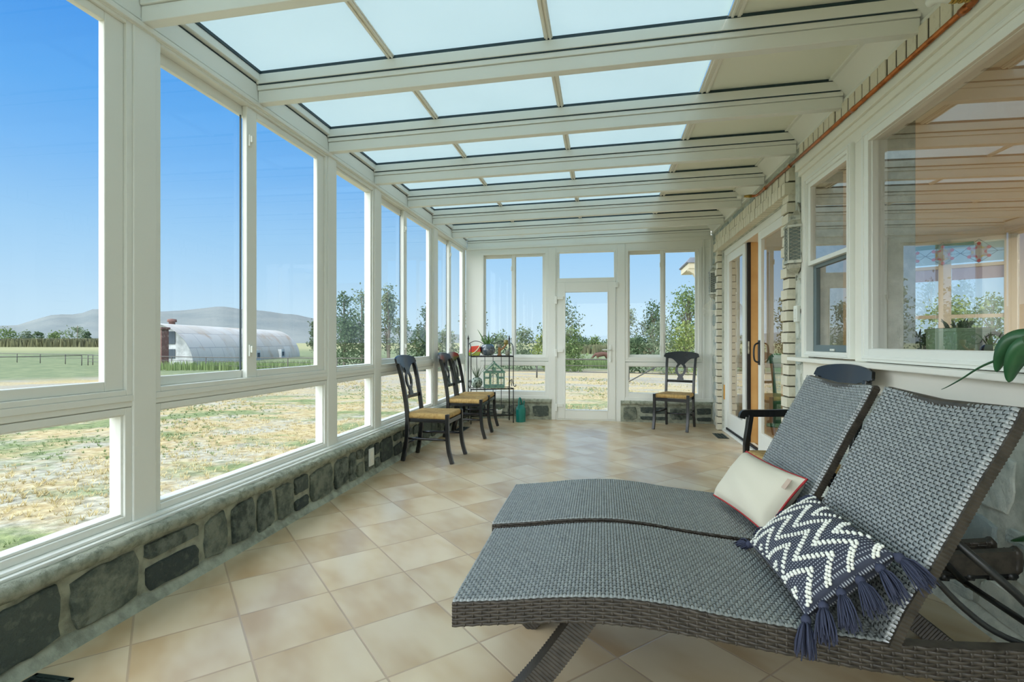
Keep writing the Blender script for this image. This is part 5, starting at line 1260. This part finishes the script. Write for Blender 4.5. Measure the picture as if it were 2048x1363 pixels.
# tufts in the pasture next to the sunroom
def tufts(name, m, label, n, seed, sel, hgt):
    mb = MB(); r = random.Random(seed); k = 0
    while k < n:
        a = r.uniform(R(60),R(186)); d = 2.6+30*r.random()**1.7; x, y = d*math.cos(a), d*math.sin(a)
        if (x > -2.45 and y < 8.0) or x > 14: continue
        if not sel(x,y,r): k += .25; continue
        z = gz(x,y); h = hgt*r.uniform(.5,1.2)*(1+.03*d)
        for _ in range(7):
            b = r.uniform(0,6.283); s = hgt*r.uniform(.2,.8)*(1+.04*d); ww = .0028*(1+.14*d); tip = (x+s*1.8*math.cos(b),y+s*1.8*math.sin(b),z+h*r.uniform(.6,1))
            px_, py_ = -math.sin(b)*ww, math.cos(b)*ww; bx_, by_ = x+s*.4*math.cos(b), y+s*.4*math.sin(b)
            mb.add([(bx_-px_,by_-py_,z-.01),(bx_+px_,by_+py_,z-.01),tip],[(0,1,2)])
        k += 1
    o = mb.build(name, m); tag(o, label, 'grass', kind='stuff')
def blob(x, y, s, ph): return math.sin(x*s+ph)+math.sin(y*s*1.7+ph*2.1)+math.sin((x+y)*s*.8+ph*.7)
tufts('dry_grass', M['lf_straw'], 'dry straw-coloured grass tufts across the bare pasture outside the windows', 13000, 5, lambda x,y,r: blob(x,y,.9,.4) > -.2, .042)
tufts('green_weeds', M['lf_weed'], 'low green weeds in patches across the pasture outside the left windows', 7000, 6, lambda x,y,r: blob(x,y,.8,2.2) > .3, .03)

# trees and bushes
def tree(name, label, px, d, ytop, wpx, n, m, seed, trunk=True, ybot=None, lean=0.0, leaf=.16, dens=26, cat='tree', group=None):
    b = at(px, d); r = random.Random(seed); s = d/1024
    H_ = 1.15+(684-ytop)*s-b.z; W_ = wpx*s
    t = thing(name, label, cat, b, 0, group)
    z0 = H_*(.22 if trunk else .0) if ybot is None else max(0,1.15+(684-ybot)*s-b.z)
    cl = []
    for k in range(n):
        f = r.random()**.8; z = z0+(H_-z0)*f
        w_ = W_*(math.sin(math.pi*min(1,.16+.84*f))**.6 if trunk else math.sqrt(max(.02,1-f*f)))
        a = r.uniform(0,6.283); q = r.uniform(.25,1)**.6
        cl.append(Vector((w_*q*math.cos(a)+lean*H_*f, w_*q*math.sin(a), z)))
    if trunk:
        mb = MB(); top = Vector((lean*H_,0,H_*.93)); mid = top*.5+Vector((r.uniform(-.1,.1),0,0))
        mb.tube(smooth_pts([(0,0,-.2),mid,top],4),[.05*H_*.5*(1-.1*k) for k in range(9)],7)
        for c_ in cl[::3]:
            zb = max(.15*H_,c_.z-.25*H_); bs = Vector((lean*zb,0,zb)); mb.tube([bs,bs.lerp(c_,.6)+Vector((0,0,.05*H_)),c_],[.010*H_,.006*H_,.002*H_],5)
        mb.build('trunk', M['bark'], t, smooth=True)
    mb = MB(); cs = W_*.22+.12
    for c_ in cl:
        for _ in range(dens):
            p = c_+Vector((r.gauss(0,cs),r.gauss(0,cs),r.gauss(0,cs*.8))); 
            if p.z < .05: p.z = .05
            l = leaf*r.uniform(.6,1.3); a = Vector((r.uniform(-1,1),r.uniform(-1,1),r.uniform(-1,1))).normalized(); c2 = a.cross(Vector((r.uniform(-1,1),r.uniform(-1,1),r.uniform(-1,1)))).normalized()
            mb.add([p-a*l,p+c2*l*.55,p+a*l,p-c2*l*.55],[(0,1,2,3)])
    mb.build('crown', m, t)
D, G, Y_, M_ = M['lf_dark'], M['lf_grey'], M['lf_yel'], M['lf_mid']
GT, GB = 'trees beyond the pipe fence', 'bushes beyond the pipe fence'
TR = [
 ('tree','small dark tree just right of the curved barn',632,78,640,11,40,D,1,True,.2),
 ('tree','thin-topped tall tree left of the narrow fixed window pane',688,46,594,26,46,D,2,True,.13),
 ('tree','sparse pale tree filling the right of the narrow fixed window pane',724,50,584,22,36,G,3,True,.12),
 ('bush','dense dark bush low in the narrow fixed window',698,43,644,34,60,D,4,False,.14),
 ('bush','dark upright bush at the right of the narrow fixed window',735,45,632,13,40,D,5,False,.14),
 ('poplar_tree','tall narrow poplar seen behind the nearest chair back',776,46,572,13,54,G,6,True,.13),
 ('tree','slim grey-green tree right of the tall poplar',803,54,632,14,34,G,7,True,.13),
 ('tree','leaning dark tree between the third and fourth chairs windows',838,47,622,16,40,D,8,True,.13),
 ('bush','low dark bush below the leaning tree',838,44,672,30,44,D,9,False,.14),
 ('bush','low bush seen past the far left corner post',890,44,664,22,36,G,10,False,.14),
 ('tree','tree half hidden behind the back left corner panel',948,42,606,22,44,D,12,True,.12),
 ('bush','low grey-green bush behind the plant stand',1000,48,672,24,30,G,13,False,.14),
 ('bush','grey bush in the right pane of the back left window',1050,46,662,26,46,G,14,False,.13),
 ('bush','yellow-green bush next to the grey bush in the back left window',1088,44,672,20,36,Y_,15,False,.13),
 ('tree','airy tall tree seen through left side of the glass door',1122,45,606,38,64,D,16,True,.13),
 ('bush','rounded green bush at the foot of the airy tree by the door',1142,42,664,22,44,M_,17,False,.13),
 ('tree','slim tree at the left edge of the back right window',1256,46,622,13,40,G,18,True,.12),
 ('tree','medium tree in left pane of the back right window',1306,46,610,26,56,D,19,True,.12),
 ('tree','largest leafy tree in right pane of the back right window',1372,42,586,38,90,M_,20,True,.12),
 ('bush','silvery willow bush below the medium tree',1318,38,652,26,50,G,21,False,.11),
 ('bush','yellow-green bush behind the lone back chair',1374,38,654,36,60,Y_,22,False,.11),
 ('bush','low dark bush at the left of the back right window',1268,40,680,20,36,D,23,False,.12),
 ('tree','leafy tree seen through the angled house window',1900,34,604,40,60,Y_,24,True,.13),
 ('tree','second leafy tree at the right of the angled house window',1985,36,600,44,60,M_,25,True,.13),
]
for nm, lb, px, d, yt, wp, n, m, sd, tk, lf_ in TR:
    tree(nm, lb, px, d, yt, wp, n, m, sd, tk, leaf=lf_, cat='tree' if 'tree' in nm else 'bush', group=GT if 'tree' in nm else GB, lean=.16 if sd == 8 else .05 if sd == 20 else 0)
for k, (px, d, yt, wp, lb) in enumerate(((1165,260,677,14,'far hazy round tree left of centre through the glass door'),(1190,270,675,16,'far hazy round tree in the middle of the glass door'),(1222,265,678,16,'far hazy round tree right behind the door handle'),(1275,260,676,16,'far hazy tree past the back right window post'),(16,300,661,18,'far dark tree at the extreme left below the hills'),(55,310,664,11,'far dark tree second from the left below the hills'),(78,305,664,8,'far small tree third from the left below the hills'),(112,290,666,16,'far low green bush left of the spreading tree below the hills'),(150,260,657,20,'far spreading tree below the highest left hill'),(175,250,666,8,'far yellowish tree right of the spreading tree'))):
    tree('distant_tree', lb, px, d+80, yt, wp, 26, (D,M_,G)[k%3], 70+k, False, leaf=.8, dens=18, group='distant trees below the hills')

def reeds(name, label, pts, n, h, w_, m, seed, depth):
    mb = MB(); r = random.Random(seed); P = [Vector(p) for p in pts]
    for _ in range(n):
        s = r.random()*(len(P)-1); i = int(s); p = P[i].lerp(P[i+1],s-i); dr = Vector((p.x,p.y,0)).normalized(); p = p+dr*r.uniform(-depth,depth); z = gz(p.x,p.y)
        b = r.uniform(0,3.14); hh = h*r.uniform(.6,1.1); ax = Vector((math.cos(b),math.sin(b),0))*w_; tp = p+Vector((r.uniform(-1,1)*w_,r.uniform(-1,1)*w_,hh)); 
        mb.add([(p.x-ax.x,p.y-ax.y,z),(p.x+ax.x,p.y+ax.y,z),(tp.x+ax.x*.3,tp.y+ax.y*.3,z+hh),(tp.x-ax.x*.3,tp.y-ax.y*.3,z+hh)],[(0,1,2,3)])
    o = mb.build(name, m); tag(o, label, 'reeds', kind='stuff')
reeds('reed_belt', 'long belt of tall dusky reeds below the hills at far left', [at(-160,300),at(60,295),at(220,290),at(420,300)], 9000, 4.6, .6, M['lf_reed'], 3, 9)
reeds('reed_belt', 'belt of reeds across the paddock seen through the glass door', [at(1130,125),at(1200,120),at(1300,125)], 1500, 2.1, .16, M['lf_reed'], 4, 3)
reeds('tall_weeds', 'tall green weeds beyond the fence in front of the barn', [at(300,50),at(420,49.5),at(520,49),at(640,50)], 1500, .8, .05, M['lf_weed'], 5, 3)
reeds('tall_weeds', 'green weed mound in the paddock seen through the glass door', [at(1120,52),at(1180,54),at(1240,52)], 1100, .9, .05, M['lf_weed'], 8, 4)

# quonset barn
A0, A1 = at(295,60), at(545,98); A1.z = A0.z = A0.z-.1; dr = (A1-A0); Lh = dr.length; dr.normalize(); sd = Vector((dr.y,-dr.x,0)); RAD = 5.1
t = thing('quonset_barn', 'long curved corrugated metal barn in the field beyond the fence', 'barn', A0)
mb = MB()
mb.grid(lambda u,v: A0+dr*(u*Lh)+sd*(RAD*math.cos(math.pi*v))+Vector((0,0,RAD*math.sin(math.pi*v))), 60, 28, 0, lambda u,v: (u*Lh, v*RAD*math.pi)); mb.build('arched_roof', M['hut_metal'], t, smooth=True, world=True)
for k, q in enumerate((.02,.98)):
    mb = MB(); mb.prism([A0+dr*(q*Lh)+sd*(RAD*.985*math.cos(math.pi*i/24))+Vector((0,0,RAD*.985*math.sin(math.pi*i/24))) for i in range(25)], dr*.15); mb.build('end_wall', M['hut_wall'], t, world=True)
def onwall(s0,s1,z0,z1,nm,mm,off=-.05):
    mb = MB(); mb.prism([A0+dr*(.02*Lh+off)+sd*a+Vector((0,0,b)) for a,b in ((s0,z0),(s1,z0),(s1,z1),(s0,z1))], dr*-.06); mb.build(nm, mm, t, world=True)
onwall(.9,2.7,2.6,4.1,'window_opening',M['dark_opening']); onwall(.9,2.7,.9,2.0,'door_opening',M['dark_opening']); onwall(-2.2,-.6,0,2.6,'door_opening',M['dark_opening'])
mb = MB(); c_ = A0+dr*(.13*Lh)+Vector((0,0,RAD)); mb.lathe([(.35,-.1),(.35,.25),(.55,.3),(.5,.62),(0,.7)],c_,14); mb.build('roof_vent', M['rust_brick'], t, smooth=True, world=True)
for q in (.45,.72):
    mb = MB(); c_ = A0+dr*(q*Lh)+sd*(RAD*.97)
    for s in (0,1): mb.box(0,0,0,0,0,0) if False else None
    mb.prism([c_+sd*.5+Vector((0,0,.0)),c_+dr*1.5+sd*.5,c_+dr*1.5+sd*.5+Vector((0,0,1.6)),c_+sd*.5+Vector((0,0,1.6))],sd*-1.2); mb.build('dormer', M['hut_wall'], t, world=True)
    mb = MB(); mb.prism([c_+dr*.3+sd*.55+Vector((0,0,.5)),c_+dr*1.2+sd*.55+Vector((0,0,.5)),c_+dr*1.2+sd*.55+Vector((0,0,1.2)),c_+dr*.3+sd*.55+Vector((0,0,1.2))],sd*-.04); mb.build('window_opening', M['dark_opening'], t, world=True)
b = at(322,57)
t = thing('brick_chimney', 'dark rusty brick stack standing in front of the barn end', 'chimney', b)
mb = MB(); mb.box(-.55,.55,-.5,.5,-.2,4.2); mb.build('stack', M['rust_brick'], t, bevel=.05)
mb = MB(); mb.box(-.65,.65,-.6,.6,4.1,4.35); mb.build('cap', M['rust_brick'], t, bevel=.03)

# pipe fences
def fence(label, p0, p1, brace=None, rails=(1.2,.82,.44), spacing=5.5):
    t = thing('pipe_fence', label, 'fence', p0, 0, 'steel pipe fences'); p0, p1 = Vector(p0), Vector(p1); L_ = (p1-p0).length; n = max(1,int(L_/spacing))
    def pt(s): q = p0.lerp(p1,s); q.z = gz(q.x,q.y); return q
    for h in rails:
        mb = MB(); mb.tube([pt(k/n)+Vector((0,0,h)) for k in range(n+1)],.045 if h == rails[0] else .025,6); mb.build('rail', M['fence'], t, smooth=True, world=True)
    for k in range(n+1):
        mb = MB(); q = pt(k/n); mb.tube([q-Vector((0,0,.3)),q+Vector((0,0,rails[0]))],.045,6); mb.build('post', M['fence'], t, smooth=True, world=True)
    if brace:
        mb = MB(); mb.tube(brace,.03,6); mb.build('brace', M['fence'], t, smooth=True, world=True)
corner = at(176,60)
fence('long steel pipe fence crossing the field from barn to back door view', at(1480,26.5), corner, [at(1253,25.6)+Vector((0,0,.02)), at(1335,27.2)+Vector((0,0,1.16))])
fence('nearer of the two pipe fence runs at far left, ending at the corner', at(-60,52), corner-Vector((.4,.4,0)), rails=(1.15,))
fence('farther of the two pipe fence runs at far left', at(-120,80), corner+Vector((-.5,1,0)), rails=(1.2,.75))
b = at(155,300)
t = thing('utility_pole', 'thin utility pole rising behind the far spreading tree', 'utility pole', b)
mb = MB(); mb.tube([(0,0,0),(0,0,12.5)],[.22,.14],6); mb.build('pole', M['bark'], t); mb = MB(); mb.box(-1.1,1.1,-.07,.07,11.4,11.6); mb.build('crossarm', M['bark'], t)

# grazing horse
b = at(1203,66)
t = thing('horse', 'brown horse grazing in the green paddock beyond the glass door', 'horse', b, R(190))
def skin(name, joints, edges, m, parent):
    me = bpy.data.meshes.new(name); me.from_pydata([j[0] for j in joints], edges, []); o = bpy.data.objects.new(name, me); COL.objects.link(o); o.parent = parent; me.materials.append(m)
    bm = bmesh.new(); bm.from_mesh(me); lay = bm.verts.layers.skin.verify(); bm.verts.ensure_lookup_table()
    for v, j in zip(bm.verts, joints): v[lay].radius = j[1] if isinstance(j[1], tuple) else (j[1], j[1]); v[lay].use_root = (v.index == 0)
    bm.to_mesh(me); bm.free()
    o.modifiers.new('skin','SKIN').use_smooth_shade = True; s = o.modifiers.new('sub','SUBSURF'); s.levels = s.render_levels = 1; return o
J = [((0,0,1.15),.30),((-.55,0,1.2),.29),((-.75,0,1.15),.22),((.5,0,1.15),.30),((.75,0,1.15),.20),((1.1,0,.80),.14),((1.35,0,.45),.12),((1.52,0,.22),.10),((1.66,0,.10),.07),
     ((.55,.14,.8),.12),((.56,.15,.45),.065),((.55,.15,.06),.05),((.5,-.14,.8),.12),((.44,-.15,.45),.065),((.46,-.15,.06),.05),
     ((-.68,.15,.85),.15),((-.78,.16,.5),.075),((-.72,.16,.06),.05),((-.6,-.15,.85),.15),((-.68,-.16,.5),.075),((-.6,-.16,.06),.05)]
Eg = [(0,1),(1,2),(0,3),(3,4),(4,5),(5,6),(6,7),(7,8),(3,9),(9,10),(10,11),(3,12),(12,13),(13,14),(1,15),(15,16),(16,17),(1,18),(18,19),(19,20)]
skin('body', J, Eg, M['horse'], t)
mb = MB(); mb.tube(smooth_pts([(-.92,0,1.2),(-1.05,0,1.0),(-1.05,0,.6),(-1.0,0,.35)],4),[.05,.06,.07,.08,.08,.08,.08,.08,.07,.06,.05,.04,.02],6); mb.build('tail', M['horse_dark'], t, smooth=True)
mb = MB(); mb.tube(smooth_pts([(.62,0,1.38),(.95,0,1.12),(1.2,0,.78),(1.36,0,.60)],4),.06,6); mb.build('mane', M['horse_dark'], t, smooth=True)

# house wall and eave bracket past the sunroom's back wall
mb = MB(); mb.box(1.76,1.9,YB+.16,9.8,-.3,3.2); o = mb.build('wall_exterior', M['ext_wall']); o['kind'] = 'structure'
t = thing('eave_bracket', 'grey eave corner with cream curved bracket outside the back right window', 'eave bracket', (1.76,9.0,2.2))
mb = MB(); mb.prism([(1.76,8.9,2.56),(1.44,8.9,2.56),(1.385,8.9,2.49),(1.40,8.9,2.475),(1.76,8.9,2.475)],(0,.9,0)); mb.build('eave', M['eave'], t, world=True)
mb = MB(); mb.box(1.42,1.76,8.92,9.78,2.38,2.475); mb.build('fascia', M['eave_cream'], t, world=True)
mb = MB(); mb.prism([(1.76,8.93,2.38),(1.41,8.93,2.38),(1.42,8.93,2.345),(1.50,8.93,2.29),(1.545,8.93,2.22),(1.555,8.93,2.19),(1.76,8.93,2.19)],(0,.12,0)); mb.build('bracket', M['eave_cream'], t, world=True)
